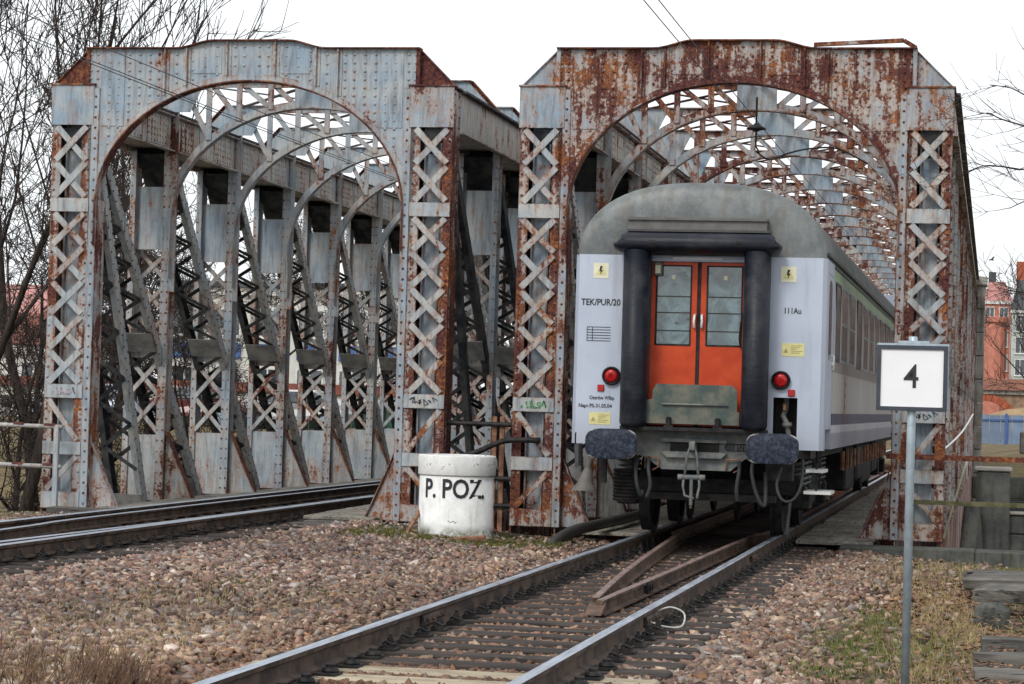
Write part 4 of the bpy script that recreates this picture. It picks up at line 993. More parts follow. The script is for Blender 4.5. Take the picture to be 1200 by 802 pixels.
ob = thing('concrete_bollard', 'tapered dark concrete stump with a pale top, beside the right bridge post', 'bollard', (-.225, 30.75, -.2))
obj('stump', MB().lathe([(.14, 0), (.125, .3), (.095, .57), (.085, .585), (0, .59)], 20), M_CONC, ob, smooth=False)
ob = thing('wing_wall', 'low dark concrete wall with pale coping, right of the tapered stump', 'wall', (1.1, 31.0, -.2))
for r_ in range(2):
    xx = -1.22
    while xx < 1.2:
        l = random.Random(r_*7+int(xx*10)).uniform(.5, .75); obj('wall_block', MB().bev(0, l-.01, 0, .35, 0, .225, .01), M_CONC, ob, (xx, 0, r_*.235)); xx += l
obj('coping', MB().bev(-1.24, 1.25, -.03, .38, .468, .50, .01), M_CONC_TOP, ob)
ob = thing('masonry_wall', 'broken grey masonry wall on the river bank, behind the concrete block', 'wall', (2.4, 41, -1.75))
rr = random.Random(12)
for r_ in range(8):
    xx = -2.6+rr.uniform(-.2, .1)
    while xx < 3.5:
        l = rr.uniform(.5, .9)
        if not (r_ > 5 and rr.random() < .4): obj('stone', MB().bev(0, l-.02, 0, .4+rr.uniform(-.05, .05), 0, .36, .02), M_CONC if rr.random() < .5 else M_STONE, ob, (xx, rr.uniform(-.03, .03), r_*.375))
        xx += l
# ================================================================== railings
ob = thing('railing', 'peeling red and white pipe railing left of the left bridge', 'railing', (0, 29.72, 0))
obj('post', MB().bb(-11.80, -11.735, -.03, .03, -.10, 1.0), STEEL, ob, rust=.28, cream=.3); obj('post', MB().bb(-13.9, -13.84, -.03, .03, -.6, 1.0), STEEL, ob, rust=.3, cream=.4)
for z in (1.0, .49):
    o_ = obj('rail', MB().tube([(-15.5, 0, z+.02), (-13, -.01, z+.01), (-11.7, 0, z)], .028, 8), STEEL, ob, rust=.34, cream=.9, smooth=True)
    for i, x in enumerate(np.arange(-15.3, -11.8, .42)): obj('red_band', MB().lathe([(.0285, 0), (.0305, .01), (.0305, .14), (.0285, .15)], 8, (x, 0, z+.012), 'x'), STEEL, o_, rust=.8, cream=.2)
ob = thing('railing', 'brown rusty railing crossing in front of the right post of the right bridge', 'railing', (0, 29.86, 0))
obj('rail', MB().bb(-1.25, 2.4, -.05, -.01, .935, 1.0), STEEL, ob, rust=.72, cream=.4); obj('rail', MB().bb(-1.0, 2.4, -.05, -.01, .40, .455), dark_steel('mossy_green_bar', (.06, .06, .03), (.14, .13, .07), .85), ob)
obj('post', MB().bb(2.3, 2.36, 0, .05, -.2, 1.0), STEEL, ob, rust=.7, cream=.3)
obj('handline', MB().tube(smooth_path([(-.70, .3, .98), (-.56, .9, 1.08), (-.40, 3.2, 1.26), (-.30, 8, 1.50)]), .014, 6), M_WHITE, ob, smooth=True)
obj('brace', MB().tube([(-.58, 1.3, -.1), (-.30, 1.3, .95)], .016, 6), M_CREAM, ob)
ob = thing('railing', 'dark iron railing between the two bridge portals, behind the white well', 'railing', (0, 30.2, 0))
for z in (1.20, .52, .18): obj('rail', MB().tube([(-7.0, 0, z), (-5.7, 0, z)], .03, 8), M_BLACK, ob)
obj('bent_rail', MB().tube(smooth_path([(-6.75, -.3, .72), (-6.3, -.3, .85), (-5.95, -.3, 1.0), (-5.5, -.3, 1.02)]), .035, 8), M_BLACK, ob, smooth=True)
for x in (-6.15, -6.05): obj('post', MB().bb(x-.03, x+.03, .02, .07, -.3, 1.3), M_RUSTBAR, ob)
# drain pipe
tag(obj('drain_pipe', MB().tube(smooth_path([(-5.02, 28.15, -.20), (-4.96, 28.35, -.10), (-4.85, 28.9, -.02), (-4.70, 29.7, .02), (-4.62, 31.2, .03), (-4.6, 33, .03)]), .068, 14), plain('dark_grey_plastic_pipe', (.045, .042, .04), .5), smooth=True), 'dark grey drain pipe bending to the ground at the left of the track', 'pipe')
# walkway boards in front of the portals
ob = thing('timber_apron', 'low stack of weathered timbers across the front of the left bridge, beside the track', 'timber', (-7.45, 29.2, -.13))
for i in range(4): o_ = obj('timber', MB().bev(-.85, .85, -.13, .13, -.08, .05, .01), M_TIMBER, ob, (.1*(-1)**i, -.55+.33*i, .02*(i % 2))); o_.rotation_euler.z = .02*(-1)**i
ob = thing('timber_board', 'single weathered board beside the left bridge post, left of the empty track', 'board', (-11.1, 29.3, -.02)); obj('board', MB().bev(-.55, .55, -.15, .15, -.06, .02, .008), M_TIMBER, ob)
# old timbers at the lower right
rr = random.Random(21); D_ = ['lowest old timber step at the bottom right corner, nearest the camera', 'second old timber step from the bottom right corner', 'third old timber step from the bottom right corner', 'fourth old timber step from the bottom right corner', 'fifth old timber step from the bottom right corner, below the pale stone']
for i in range(5):
    m = MB(); w_ = .36; L0 = 1.9; rings = []
    for t in range(9):
        x_ = L0*t/8; e = .03 if t in (0, 8) else 0
        rings.append([(x_, -w_/2+e+rr.uniform(-.02, .02), -.16), (x_, w_/2-e+rr.uniform(-.02, .02), -.16), (x_, w_/2-e-.02+rr.uniform(-.02, .01), -.01+rr.uniform(-.012, .008)), (x_, 0, rr.uniform(-.012, .010)), (x_, -w_/2+e+.02+rr.uniform(-.015, .015), -.01+rr.uniform(-.012, .008))])
    m.loft(rings); o = obj('timber_step', m, M_TIMBER, None, (-.18+rr.uniform(-.05, .05)+.035*i, 13.6+i*1.05, -.12+.012*i)); o.rotation_euler.z = rr.uniform(-.07, .07); tag(o, D_[i], 'timber', 'old timber steps')
for i, (x_, y_, z_, rz, L0, w_, lab) in enumerate(((-.22, 25.4, -.09, -.10, 1.1, .62, 'farthest grey slab lying on the bank, just before the kerb'), (-.20, 23.9, -.04, -.12, 1.3, .8, 'large flat grey slab lying on the bank, above the pale stone'), (-.05, 22.3, -.02, -.35, 1.2, .55, 'tilted grey slab resting on the pale stone'))):
    m = MB(); m.bev(0, L0, -w_/2, w_/2, -.12, 0, .02); m.v = [(a+rr.uniform(-.02, .02), b+rr.uniform(-.03, .03), c+rr.uniform(-.008, .008)) for a, b, c in m.v]
    o = obj('stone_slab', m, M_TIMBER, None, (x_, y_, z_)); o.rotation_euler = (.03*(i-1), -.02, rz); tag(o, lab, 'slab', 'slabs on the bank')
m = MB(); m.lathe([(.03, -.2), (.12, -.17), (.15, -.05), (.13, .06), (.08, .1), (0, .11)], 9); m.v = [(x*1.0+rr.uniform(-.02, .02), y*.8+rr.uniform(-.02, .02), z+rr.uniform(-.02, .02)) for x, y, z in m.v]
tag(obj('pale_stone', m, M_CONC, None, (.03, 20.6, -.16)), 'pale rounded stone under the tilted slab on the right bank', 'stone')
# ================================================================== grass, litter, weeds
def blades(name, mat, P, hmin, hmax, w0, lean, attr=None):
    n = len(P); P = np.asarray(P); h = rng.uniform(hmin, hmax, n); a = rng.uniform(0, 2*math.pi, n); l = rng.uniform(.1, lean, n)*h; b = rng.uniform(0, math.pi, n)
    d = np.stack([np.cos(b), np.sin(b), 0*b], 1)*w0*rng.uniform(.6, 1.4, (n, 1)); mid = P+np.stack([np.cos(a)*l*.35, np.sin(a)*l*.35, h*.6], 1); tip = P+np.stack([np.cos(a)*l, np.sin(a)*l, h], 1)
    V = np.stack([P-d, P+d, mid+d*.7, mid-d*.7, tip], 1).reshape(-1, 3); i = np.arange(n)[:, None]*5
    F = [tuple(q) for q in (i+np.array([0, 1, 2, 3])).tolist()]+[tuple(q) for q in (i+np.array([3, 2, 4])).tolist()]
    me = bpy.data.meshes.new(name); me.from_pydata(V.tolist(), [], F); me.update(); return me
def veg_mat(name, a, b, sc=9):
    k = NM(name); n = k.noise(sc, 5, .7); k.b.inputs['Subsurface Weight'].default_value = 0; return k.done(k.mix(k.rng(n, .32, .68), a, b), .8, 0, .25)
def scatter(n, cx, cy_, sx, sy_, dz=0):
    x = rng.normal(cx, sx, n); y = rng.normal(cy_, sy_, n); return np.stack([x, y, gz(x, y)+dz], 1)
M_GRASS = veg_mat('short_green_grass', (.07, .105, .022), (.20, .20, .07)); M_STRAW = veg_mat('dry_straw_grass', (.20, .15, .07), (.42, .34, .17)); M_MOSS = veg_mat('moss_and_grass', (.05, .06, .014), (.16, .15, .045), 14)
g = np.concatenate([scatter(1000, -.75, 17.4, .24, .9), scatter(900, -.95, 19.6, .2, 1.0), scatter(500, -.38, 18.3, .14, .8), scatter(500, -1.1, 17.9, .1, .5), scatter(450, .26, 27.4, .12, .4), scatter(350, -1.05, 16, .15, .4), scatter(1500, 1.6, 20, .9, 4)])
obj('grass', blades('grass', M_GRASS, g, .025, .075, .004, .9), M_GRASS, kind='stuff')
g = np.concatenate([scatter(1100, -.35, 16.6, .2, 1.1), scatter(900, -.45, 22, .2, 1.6), scatter(700, -.15, 19.6, .08, .9), scatter(600, -.9, 25.5, .35, 1.2), scatter(500, -.25, 27.6, .5, .5), scatter(2500, 1.4, 21, .8, 4), scatter(700, -5.35, 13.2, .35, .8), scatter(1400, -6.1, 18.0, .55, 1.3), scatter(1600, -5.6, 15.2, .5, 1.0)])
obj('dry_grass', blades('dry_grass', M_STRAW, g, .03, .10, .003, 1.1), M_STRAW, kind='stuff')
g = np.concatenate([np.stack([rng.uniform(-7.3, -4.85, 7000), rng.normal(27.7, .55, 7000), np.zeros(7000)], 1), scatter(500, -6.3, 20.2, .18, .35), scatter(350, -6.9, 21.3, .2, .4), scatter(300, -5.6, 20.0, .15, .3)])
g[:, 2] = gz(g[:, 0], g[:, 1]); g = g[((g[:, 0]-WX)**2+(g[:, 1]-WY)**2 > .25)]
obj('moss', blades('moss', M_MOSS, g, .02, .05, .006, 1.3), M_MOSS, kind='stuff')
g = np.stack([rng.uniform(-14.5, -11.3, 5000), rng.uniform(26, 29.4, 5000), np.zeros(5000)], 1); g = g[g[:, 0] < -11.6-.2*(29.4-g[:, 1])*0]; g[:, 2] = gz(g[:, 0], g[:, 1])
obj('dry_grass', blades('dry_grass_left', M_MOSS, g, .03, .08, .005, 1.2), M_MOSS, kind='stuff')
def litter():
    n = 5200; P = np.concatenate([scatter(3600, -.5, 22.4, .28, 1.9, .012), scatter(1300, .35, 26.2, .25, 1.0, .012), scatter(2500, 1.3, 21, .8, 4, .01), scatter(1500, .25, 16.5, .3, 2.0, .13), scatter(2200, -.6, 18.5, .35, 2.2, .01)]); n = len(P)
    a = rng.uniform(0, 6.28, n); s = rng.uniform(.012, .035, n); u = np.stack([np.cos(a), np.sin(a), rng.uniform(-.4, .4, n)], 1)*s[:, None]; v = np.stack([-np.sin(a), np.cos(a), rng.uniform(-.4, .4, n)], 1)*s[:, None]*.6
    V = np.stack([P-u, P+v, P+u, P-v], 1).reshape(-1, 3); i = np.arange(n)[:, None]*4; me = bpy.data.meshes.new('leaf_litter'); me.from_pydata(V.tolist(), [], (i+np.arange(4)).tolist()); me.update(); return me
obj('leaf_litter', litter(), veg_mat('brown_dead_leaves', (.10, .045, .025), (.30, .17, .10), 22), kind='stuff')
M_WEED = veg_mat('dry_brown_weed_stems', (.075, .045, .04), (.26, .16, .09), 6)
def weed(cx, cy_, n, r, h, seed):
    rr = random.Random(seed); m = MB()
    for i in range(n):
        a = rr.uniform(0, 6.28); q = r*math.sqrt(rr.random()); p = Vector((cx+q*math.cos(a)*1.3, cy_+q*math.sin(a), 0)); p.z = float(gz(p.x, p.y))-.01
        hh = h*rr.uniform(.45, 1.1); d = Vector((math.cos(a)*q/r*.5+rr.uniform(-.55, .55), rr.uniform(-.4, .4), 1)).normalized(); b = p+d*hh*.5; c = b+(d+Vector((rr.uniform(-.25, .25), 0, 0)))*hh*.5
        m.tube([p, b, c], [.0045, .0035, .0015], 4)
        for _ in range(3):
            t = rr.uniform(.3, .9); s_ = p.lerp(c, t); e = s_+Vector((rr.uniform(-.5, .5), rr.uniform(-.4, .4), rr.uniform(.3, .9)))*hh*.3; m.tube([s_, e], [.0025, .001], 3)
    return m
tag(obj('dry_weed', weed(-5.25, 12.75, 170, .46, .30, 1), M_WEED), 'dry brown weed clump in the bottom left corner', 'weed', 'dry weed clumps')
tag(obj('dry_weed', weed(-4.72, 13.0, 85, .16, .22, 2), M_WEED), 'smaller dark dry weed clump beside the rail at the bottom left', 'weed', 'dry weed clumps')
tag(obj('dry_weed', weed(-5.0, 13.6, 40, .3, .14, 3), M_WEED), 'low sparse weed clump behind the bottom left corner clump', 'weed', 'dry weed clumps')
# ================================================================== wires and fittings of the overhead line
M_WIRE = plain('dark_copper_wire', (.06, .06, .065), .5)
for i, (x, z, lab) in enumerate(((XL-.93, 5.24, 'lower overhead wire of the left track, entering the left arch'), (XL-.60, 5.36, 'upper overhead wire of the left track, entering the left arch'), (XR-.25, 5.42, 'left overhead wire above the right track, entering the right arch'), (XR-.12, 5.44, 'right overhead wire above the right track, entering the right arch'))):
    m = MB()
    for dz in ((0, .035) if i == 0 else (0,)): m.tube([(x+.1*math.sin(y*.02), y, z+dz+.0006*(y-30)**2*.4) for y in np.linspace(2, 72, 30)], .006, 5)
    tag(obj('overhead_wire', m, M_WIRE, smooth=True), lab, 'wire')
T_ = thing('line_insulator', 'dark mushroom-shaped insulator hanging under the crown of the right arch', 'insulator', (XR+.13, 31.6, 5.0))
obj('shed', MB().lathe([(.025, .18), (.04, .16), (.12, .12), (.13, .10), (.06, .09), (.025, .07)], 20), M_BLACK, T_, smooth=True); obj('hanger', MB().tube([(0, 0, .10), (0, 0, .52)], .014, 8), M_BLACK, T_); obj('lower_rod', MB().tube([(0, 0, .08), (0, 0, -.12), (.05, 0, -.2)], .012, 8), M_BLACK, T_)
tag(obj('feeder_cable', MB().tube(smooth_path([(XR+.13, 31.6, 4.82), (XR+.3, 31.7, 4.72), (XR+.5, 32, 4.83), (XR+.75, 32.5, 4.95), (XR+1.1, 32.95, 5.0), (XR+1.5, 32.95, 4.8)]), .012, 7), M_BLACK, smooth=True), 'black feeder cable curving from the insulator across the right arch', 'cable')
obj('roof_rod', MB().xbar((.95, .2, 5.99), (2.05, .05, 6.02), .05, .05, (0,-1,0)).xbar((2.05, .05, 6.02), (2.2, .05, 5.93), .05, .04, (0,-1,0)), STEEL, BR, rust=.65, cream=.3)
b = MB(); b.lathe([(0, -.13), (.03, -.08), (.045, 0), (.035, .07), (.03, .1), (.0, .14)], 8, (0, 0, 0), 'y')
for s in (-1, 1): b.prism([(0, .01), (s*.16, .09), (s*.30, .05), (s*.28, .03), (s*.15, .05), (0, -.01)], -.05, .04) if False else b.add([(0, -.06, .02), (0, .06, .02), (s*.16, .05, .10), (s*.16, -.05, .10), (s*.32, .0, .05)], [(0, 1, 2, 3), (3, 2, 4)])
b.v = [(x*.42, y*.42, z*.42) for x, y, z in b.v]; o = obj('bird', b, M_INK, None, (-.10, 55, 4.92)); o.rotation_euler = (.3, -.5, .9); tag(o, 'small dark bird flying to the right of the bridge', 'bird')
# ================================================================== trees
def bark(name, a, b):
    k = NM(name); g = k.noise(1, 6, .7, st=(14, 14, 3)); k.bump(g, .6, .03); return k.done(k.mix(k.rng(g, .35, .65), a, b), .9, 0, .2)
M_BARK = bark('dark_bark', (.018, .014, .013), (.06, .047, .04))
def make_tree(base, h, seed, lean=(0, 0), spread=.55, r0=.16, label='', lv=5, limbs=None, trunk_frac=.9, crown0=.25, group='bare trees beyond the left bridge', dens=1.0, minr=.006):
    rr = random.Random(seed); tm, cm = MB(), MB()
    t = thing('bare_tree', label, 'tree', base, 0, group)
    def limb(m, p, d, L, r, level, up):
        n = 4 if level < 2 else 3; pts = [p]; rad = [r]; q = p; dd = d.copy()
        for i in range(n):
            dd = (dd+Vector((rr.uniform(-1, 1), rr.uniform(-1, 1), rr.uniform(-.6, .8)+up))*.16).normalized(); q = q+dd*L/n; pts.append(q); rad.append(max(minr*.6, r*(1-.75*(i+1)/n)))
        (tm if level < 2 else cm).tube(pts, rad, 7 if level == 0 else 5 if level < 2 else 3, cap=level < 2)
        if level >= lv: return
        nb = int({0: 8, 1: 6, 2: 5, 3: 4, 4: 3}.get(level, 3)*dens+rr.random())
        for i in range(nb):
            tt = rr.uniform(crown0 if level == 0 else .2, 1.0); f = tt*n; k = min(n-1, int(f)); s = pts[k].lerp(pts[k+1], f-k); rs = rad[k]+(rad[k+1]-rad[k])*(f-k)
            ax = (pts[k+1]-pts[k]).normalized(); o = ax.orthogonal().normalized(); o.rotate(Matrix.Rotation(rr.uniform(0, 6.28), 3, ax)); ang = rr.uniform(.45, 1.0)*spread/.55
            nd = (ax*math.cos(ang)+o*math.sin(ang)).normalized(); nd = (nd+Vector((0, 0, .22 if level < 3 else .1))).normalized()
            limb(m, s, nd, L*rr.uniform(.42, .68)*(1.1-.35*tt if level == 0 else 1), max(minr, rs*rr.uniform(.5, .7)), level+1, up)
    d0 = Vector((lean[0], lean[1], 1)).normalized()
    if limbs is None: limb(tm, Vector((0, 0, -.2)), d0, h*trunk_frac, r0, 0, .12)
    else:
        pts = [Vector((0, 0, -.3)), Vector((.05, 0, h*.3)), Vector((-.05, .1, h*.6)), Vector((0, .1, h))]; tm.tube(pts, [r0, r0*.85, r0*.6, r0*.2], 8)
        for path in limbs:
            P = [Vector(p) for p in path]; P = [P[0]]+sum([[a.lerp(b, .5)+Vector((0, rr.uniform(-.12, .12), rr.uniform(-.09, .09))), b] for a, b in zip(P[:-1], P[1:])], []); tm.tube(smooth_path(P, 3), list(np.linspace(.016, .004, (len(P)-1)*3+1)), 5)
            for a, b in zip(P[1:-1], P[2:]):
                for _ in range(2):
                    s = a.lerp(b, rr.random()); ax = (b-a).normalized(); o = Vector((ax.x*.7+rr.uniform(-.3, .1), rr.uniform(-.4, .4), rr.uniform(-.35, .55))).normalized(); limb(cm, s, o, rr.uniform(.3, .6), .0045, 4, 0)
        for _ in range(7):
            s = Vector((0, .05, h*rr.uniform(.35, .95))); limb(tm, s, Vector((rr.uniform(0.1, 1), rr.uniform(-1, 1), .6)).normalized(), h*.38, .05, 1, .1)
    obj('trunk', tm, M_BARK, t, smooth=True); obj('crown', cm, M_BARK, t)
    return t
def tz(x, y): return float(gz(x, y))
TREES = [(-17.3, 40.0, 12, 1, (.02, 0), .20, .38, 'thick dark bare tree nearest the left edge, behind the railing', .9),
 (-18.9, 45.5, 13, 2, (.0, 0), .15, .38, 'tall slim bare tree just left of the left portal post', .9),
 (-19.4, 43.0, 11.5, 3, (-.03, 0), .14, .5, 'bare tree at the very left edge of the view', .9),
 (-22.6, 56.0, 11.5, 4, (.02, 0), .16, .45, 'wide bare tree rising above the left corner of the left portal', .95),
 (-23.3, 62.0, 9.6, 5, (.02, 0), .14, .45, 'bare tree whose crown just clears the top of the left portal', .95),
 (-27.0, 74.0, 8.5, 6, (0, 0), .14, .6, 'bushy bare tree seen through the first left truss panels', 1.0),
 (-23.2, 69.0, 6.6, 7, (0, 0), .12, .7, 'low spreading bare tree seen through the second left truss panel', 1.05),
 (-22.6, 77.0, 6.0, 8, (0, 0), .11, .7, 'low bare tree seen through the middle of the left truss', 1.0),
 (-20.6, 79.0, 6.2, 9, (0, 0), .11, .65, 'low bare tree seen through the far panels of the left truss', .95),
 (-24.6, 60.0, 7.5, 10, (.1, 0), .13, .75, 'tangled low bare tree behind the left bridge post', 1.1)]
TREES_LOW = [(-20.0, 54.0, 5.2, 12, (.05, 0), .08, .9, 'low thicket tree behind the first panel of the left truss', 1.15), (-18.6, 55.5, 4.6, 13, (0, 0), .08, .9, 'low thicket tree behind the second panel of the left truss', 1.15), (-17.4, 56.5, 4.2, 14, (-.05, 0), .07, .9, 'low thicket tree behind the third panel of the left truss', 1.1), (-21.6, 52.0, 5.5, 15, (0, 0), .09, .9, 'low thicket tree behind the left post of the left bridge', 1.1), (-19.0, 66.0, 5.0, 16, (0, 0), .08, .9, 'low thicket tree behind the fourth panel of the left truss', 1.1)]
TREES += [TREES_LOW[i] for i in (0, 1, 3)]
for x, y, h, sd, ln, r0, spd, lab, dn in TREES:
    make_tree((x, y, tz(x, y)), h, sd, ln, spd, r0, lab, 5, dens=dn*(.86 if sd <= 5 else .95 if sd < 11 else .8), minr=.012, crown0=.25 if sd < 11 else .05)
make_tree((3.3, 23.0, tz(3.3, 23)), 6.5, 31, (0, 0), .55, .13, 'bare tree outside the right edge whose thin branches reach into the sky', 5, group='bare trees on the right', minr=.0035,
    limbs=[[(0, .1, 4.3), (-1.6, 0, 4.25), (-2.9, 0, 4.23), (-3.25, 0, 4.15), (-3.65, 0, 4.06)], [(0, .1, 4.6), (-1.6, .2, 4.45), (-2.9, .2, 4.5), (-3.3, .2, 4.62), (-3.5, .2, 4.66)], [(0, .1, 3.9), (-1.8, -.2, 3.8), (-2.9, -.2, 3.86), (-3.2, -.2, 3.75)], [(0, .1, 3.2), (-2, .3, 2.95), (-3.0, .3, 3.0), (-3.3, .3, 3.05)], [(0, .1, 5.2), (-2, .3, 4.95), (-3.0, .3, 4.85), (-3.4, .3, 4.95)]])
make_tree((2.6, 95.0, tz(2.6, 95)), 7, 33, (-.12, 0), .6, .10, 'small bare tree in front of the far red and grey houses', 4, group='bare trees on the right', minr=.012)
# ================================================================== buildings
M_BRICKRED = plain('red_rendered_facade', (.46, .18, .13), .85, .2, .3, .1, 0, 1.5); M_PINK = plain('faded_pink_roofing', (.46, .22, .20), .8, .25, .3, 0, 0, 2); M_GREYF = plain('pale_grey_green_facade', (.40, .43, .40), .85, .15, .3, 0, 0, .8); M_SLATE = plain('dark_slate', (.06, .065, .075), .7); M_WALLW = plain('white_wall', (.55, .54, .50), .85, .12, .3, 0, 0, .8); M_ROOFR = plain('red_roof_tiles', (.20, .07, .05), .85, .25, .3, 0, 0, 2); M_WING = plain('pale_window_frame', (.6, .6, .58), .6); M_BLUE = plain('blue_panel', (.05, .11, .28), .6, .2); M_GREENF = plain('dark_green_boards', (.025, .085, .065), .7, .3); M_BLUEW = plain('blue_painted_wall', (.17, .23, .33), .7, .2, .3, 0, 0, 1.2); M_SAND = plain('yellow_sand', (.30, .21, .12), .95, .25, .2, .4, 0, 2)
M_BRICK = plain('brownish_brick', (.26, .17, .115), .9, .35, .2, .3, 0, 3); M_REDBR = plain('red_brick_ring', (.36, .10, .055), .9, .3, .2, .2, 0, 4)
def windows(B, face_y, x0, x1, z0, z1, nc, nr, w, h, wall, pref):
    for r in range(nr):
        for c in range(nc):
            x = x0+(c+.5)*(x1-x0)/nc; z = z0+(r+.5)*(z1-z0)/nr
            W_ = obj('window', lambda: MB().bb(-w/2-.1, w/2+.1, -.06, -.005, -h/2-.1, -h/2).bb(-w/2-.1, w/2+.1, -.06, -.005, h/2, h/2+.1).bb(-w/2-.1, -w/2, -.06, -.005, -h/2, h/2).bb(w/2, w/2+.1, -.06, -.005, -h/2, h/2).bb(-.04, .04, -.06, -.005, -h/2, h/2).bb(-w/2-.2, w/2+.2, -.16, -.005, -h/2-.18, -h/2-.1), M_WING, B, (x, face_y, z), key=pref+'f')
            obj('pane', lambda: MB().bb(-w/2, w/2, -.03, -.01, -h/2, h/2), M_GLASS_D, W_, key=pref+'p')
def house(name, label, x0, x1, y0, y1, z0, z1, wall, roofm, kind, nc, nr, w=1.1, h=1.6, rh=2.0, zb=None):
    B = thing(name, label, 'building', ((x0+x1)/2, y0, z0)); hx = (x1-x0)/2; H = z1-z0; D = y1-y0
    obj('wall', MB().bb(-hx, hx, 0, D, 0, H), wall, B)
    if kind == 'gable': R = obj('roof', MB().loft([[(-hx-.3, -.3, H), (-hx-.3, D+.3, H), (-hx-.3, D/2, H+rh)], [(hx+.3, -.3, H), (hx+.3, D+.3, H), (hx+.3, D/2, H+rh)]]), roofm, B)
    elif kind == 'mansard': R = obj('roof', MB().loft([[(-hx-.2, -.2, H), (hx+.2, -.2, H), (hx+.2, D, H), (-hx-.2, D, H)], [(-hx+.8, 1.2, H+rh), (hx-.8, 1.2, H+rh), (hx-.8, D-1, H+rh), (-hx+.8, D-1, H+rh)]]), roofm, B)
    else: R = obj('roof', MB().bb(-hx-.4, hx+.4, -.4, D+.4, H, H+rh), roofm, B)
    obj('cornice', MB().bb(-hx-.15, hx+.15, -.25, -.005, H-.4, H-.02), M_WING if wall is not M_WALLW else wall, B)
    windows(B, 0, -hx, hx, .6, H-.3, nc, nr, w, h, wall, name+label[:9])
    return B, R
# right: far houses beyond the river
Yh = 330
def HX(px, Y): return -Y*.3995*(1-px/1163.6)/1.0*1.03 if px < 1163 else Y*(px-1163.6)/2870*1.02
Bq, Rq = house('apartment_house', 'red rendered corner house with pink roof, far beyond the right bridge', -1.6, 2.0, Yh, Yh+14, 0, 16.6, M_BRICKRED, M_PINK, 'mansard', 2, 5, 1.0, 2.0, 2.6)
obj('chimney', MB().bb(-1.2, -.2, 3, 4, 16.8, 20.6), M_SLATE, Rq); 
obj('corner_tower', MB().lathe([(1.5, 0), (1.5, 13.6), (1.75, 13.8), (1.75, 14.4), (1.4, 14.5)], 12, (-.2, .2, 0)), M_BRICKRED, Bq)
Bq, Rq = house('apartment_house', 'pale grey-green house with dark mansard roof, right of the red corner house', 2.1, 19.0, Yh-2, Yh+12, 0, 15.4, M_GREYF, M_SLATE, 'mansard', 7, 5, 1.2, 2.0, 4.0)
for x_ in (-7.2, -3, 2): obj('chimney', MB().bb(x_-.7, x_+.7, 4, 5, 18, 22.0), M_REDBR, Rq)
Bq, Rq = house('apartment_house', 'yellowish house partly hidden behind the far end of the right truss', -18, -1.7, Yh+3, Yh+16, 0, 13.5, M_WALLW, M_SLATE, 'mansard', 6, 4, 1.2, 2.0, 3.0)
Bq, Rq = house('apartment_house', 'long brick row house at the far right beyond the grey-green house', 19.4, 45, Yh, Yh+13, 0, 14.5, M_BRICKRED, M_ROOFR, 'mansard', 9, 4, 1.2, 2.0, 3.5)
# masonry viaduct with arches
V_ = thing('masonry_viaduct', 'brick viaduct with a red arch ring and reddish coping, in front of the far houses', 'viaduct', (0, 185, .3))
for c in range(-3, 5):
    xc = -.75+c*7.4
    def bay():
        m = MB(); xs_ = np.concatenate([[-3.7], np.linspace(-2.2, 2.2, 25), [3.7]]); lo = [0 if abs(x) > 2.19 else .2+math.sqrt(max(0, 2.2**2-x*x))*.95 for x in xs_]
        m.loft([[(x, 0, l), (x, 4, l), (x, 4, 3.05), (x, 0, 3.05)] for x, l in zip(xs_, lo)]); return m
    obj('wall_bay', bay, M_BRICK, V_, (xc, 0, 0), key='bay')
    for i in range(17):
        a0, a1 = math.pi*i/17, math.pi*(i+.92)/17
        obj('arch_brick', (lambda a0=a0, a1=a1: MB().prism([(-2.2*math.cos(a0), .2+2.1*math.sin(a0)), (-2.2*math.cos(a1), .2+2.1*math.sin(a1)), (-2.75*math.cos(a1), .2+2.6*math.sin(a1)), (-2.75*math.cos(a0), .2+2.6*math.sin(a0))], -.12, -.002)), M_REDBR, V_, (xc, 0, 0), key=f'ab{i}')
obj('coping', MB().bb(-26, 33, -.4, 4.4, 3.06, 3.9), plain('red_brown_coping', (.30, .13, .095), .85, .2), V_); obj('string_course', MB().bb(-26, 33, -.2, 4.2, 2.75, 3.05), M_STONE, V_)
# sand heap, blue wall
m = MB(); R = []
for r_, z_ in ((4.2, 0), (3.4, .6), (2.4, 1.15), (1.3, 1.5), (.4, 1.66)): R.append([(r_*math.cos(a)*1.3*(1+.06*math.sin(3*a)), r_*math.sin(a), z_+.08*math.sin(5*a+r_)) for a in np.linspace(0, 2*math.pi, 28, endpoint=False)])
m.loft(R); tag(obj('sand_heap', m, M_SAND, None, (2.4, 152, .3), smooth=True), 'yellow sand heap in front of the brick viaduct', 'sand heap')
V_ = thing('blue_fence', 'blue board fence below the sand heap, right of the bridge', 'fence', (0, 112, .2))
for i in range(26): obj('fence_board', lambda: MB().bb(-.24, .24, 0, .03, 0, 1.3), M_BLUEW, V_, (-1.4+i*.5, 0, .012*((i*7) % 3)), key='bfb')
for i in range(7): obj('fence_post', lambda: MB().bb(-.06, .06, -.1, -.005, 0, 1.38), M_BLUE, V_, (-1.4+i*2.0, 0, 0), key='bfp')
obj('fence_rail', MB().bb(-1.6, 11.5, -.06, -.003, 1.05, 1.13), M_BLUE, V_)
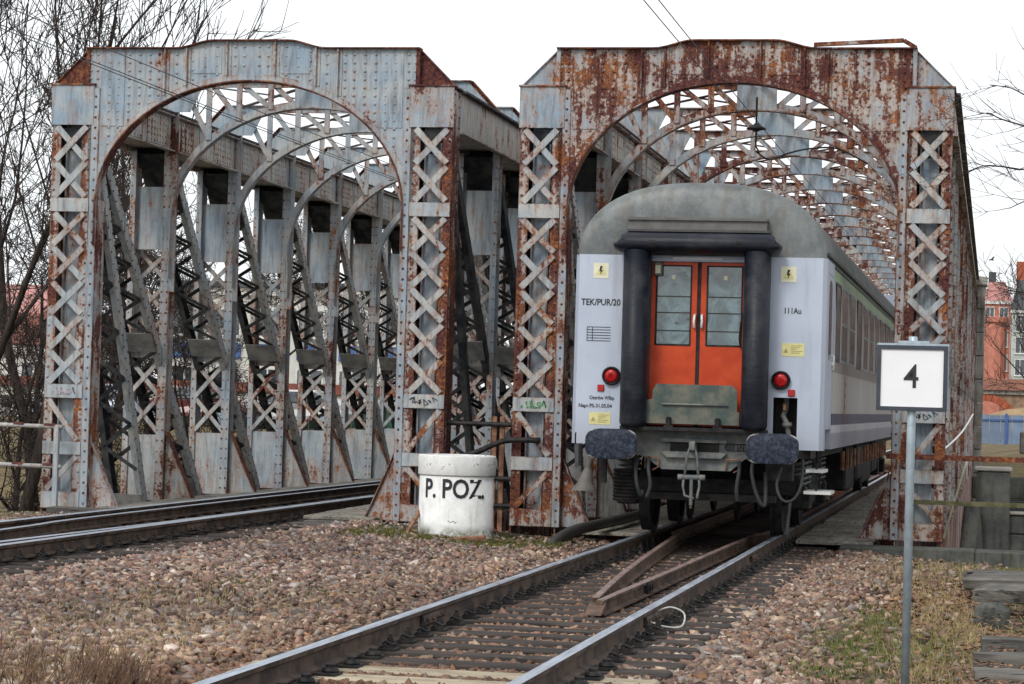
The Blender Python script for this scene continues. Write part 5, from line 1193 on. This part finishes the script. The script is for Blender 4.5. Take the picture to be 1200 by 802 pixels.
# left: low buildings and fence beyond the river
house('warehouse', 'long white warehouse with a red roof band, seen through the left truss', -44, -19.5, 98, 108, .1, 1.55, M_WALLW, M_ROOFR, 'flat', 14, 1, 1.0, .7, .42)
house('house', 'white house with red tiled gable roof at the far left', -52, -41, 104, 114, 0, 3.4, M_WALLW, M_ROOFR, 'gable', 4, 1, 1.1, 1.5, 1.6)
Bq, Rq = house('office_block', 'pale block with blue panels, seen behind the trees through the left truss', -42.5, -29, 122, 132, 0, 7.0, M_WALLW, M_SLATE, 'flat', 6, 2, 1.3, 1.3, .3)
for i in range(6): obj('blue_panel', lambda: MB().bb(-.75, .75, -.08, -.01, -.4, .4), M_BLUE, Bq, (-5.6+i*2.25, 0, 3.7), key='bp')
house('house', 'grey house with red roof behind the railing at the left edge', -66, -53, 130, 140, 0, 5.5, M_GREYF, M_PINK, 'gable', 5, 2, 1.1, 1.5, 2)
V_ = thing('green_fence', 'dark green board fence below the white warehouse', 'fence', (-27, 86, .2))
for i in range(40): obj('fence_board', lambda: MB().bb(-.19, .19, 0, .03, 0, .85), M_GREENF, V_, (-8+i*.4, 0, .01*((i*5) % 3)), key='gfb')
obj('fence_rail', MB().bb(-8.2, 7.9, .031, .08, .5, .58), M_GREENF, V_)
# parked cars
def car(x, y, rz, col, label):
    t = thing('parked_car', label, 'car', (x, y, tz(x, y)), rz, 'cars parked beyond the river')
    pr = [(-2.0, .35), (-2.05, .6), (-1.9, .85), (-1.15, .92), (-.55, 1.40), (.85, 1.42), (1.55, .98), (2.0, .9), (2.08, .6), (2.0, .35)]
    m = MB(); R = []
    for yy, sc in ((-.82, .93), (-.78, 1), (.78, 1), (.82, .93)): R.append([(a, yy*(1 if b < .95 else .82), .35+(b-.35)*sc) for a, b in pr])
    m.loft(R); obj('body', m, col, t)
    for s in (-1, 1):
        m = MB(); m.prism([(-1.0, .95), (-.5, 1.34), (.8, 1.35), (1.35, 1.0)], min(s*.70, s*.76), max(s*.70, s*.76)); m.v = [(a, b+(s*.05 if c < 1.1 else 0), c) for a, b, c in m.v]; obj('side_window', m, M_GLASS_D, t)
        for a in (-1.25, 1.25):
            w_ = obj('wheel', MB().lathe([(.31, -.1), (.31, .1), (.2, .11), (.2, .06), (0, .06)], 16, (a, s*.76, .31), 'y'), M_RUBBER, t); obj('rim', MB().lathe([(.19, -.12), (.19, .12)], 12, (a, s*.76, .31), 'y'), M_GALV, w_)
    return t
car(-31.8, 83.2, .1, plain('blue_white_car_paint', (.35, .42, .55), .3), 'pale blue car parked behind the railing, far left')
car(-28.2, 84.0, .05, plain('dark_red_car_paint', (.16, .03, .03), .3), 'dark red car parked behind the left bridge post')
car(-24.4, 84.4, 0, plain('silver_car_paint', (.45, .45, .46), .3), 'silver car parked before the green fence')
# stone end pylons of the bridges
for x0, x1, lab in ((-.53, -.30, 'stone pier pylon against the outside of the right bridge, far along it'), (-6.68, -5.94, 'stone pier pylon in the gap between the two bridges'), (-12.9, -12.1, 'stone pier pylon against the outside of the left bridge')):
    t = thing('stone_pylon', lab, 'pylon', ((x0+x1)/2, 71.9, -2.2)); hx = (x1-x0)/2
    for i in range(11): obj('stone_course', MB().bev(-hx, hx, 0, 1.2, 0, .66, .02), M_STONE, t, (0, .004*(i % 2), i*.675))
    obj('cap', MB().bev(-hx-.06, hx+.06, -.08, 1.28, 0, .26, .03), M_CONC_TOP, t, (0, 0, 11*.675))
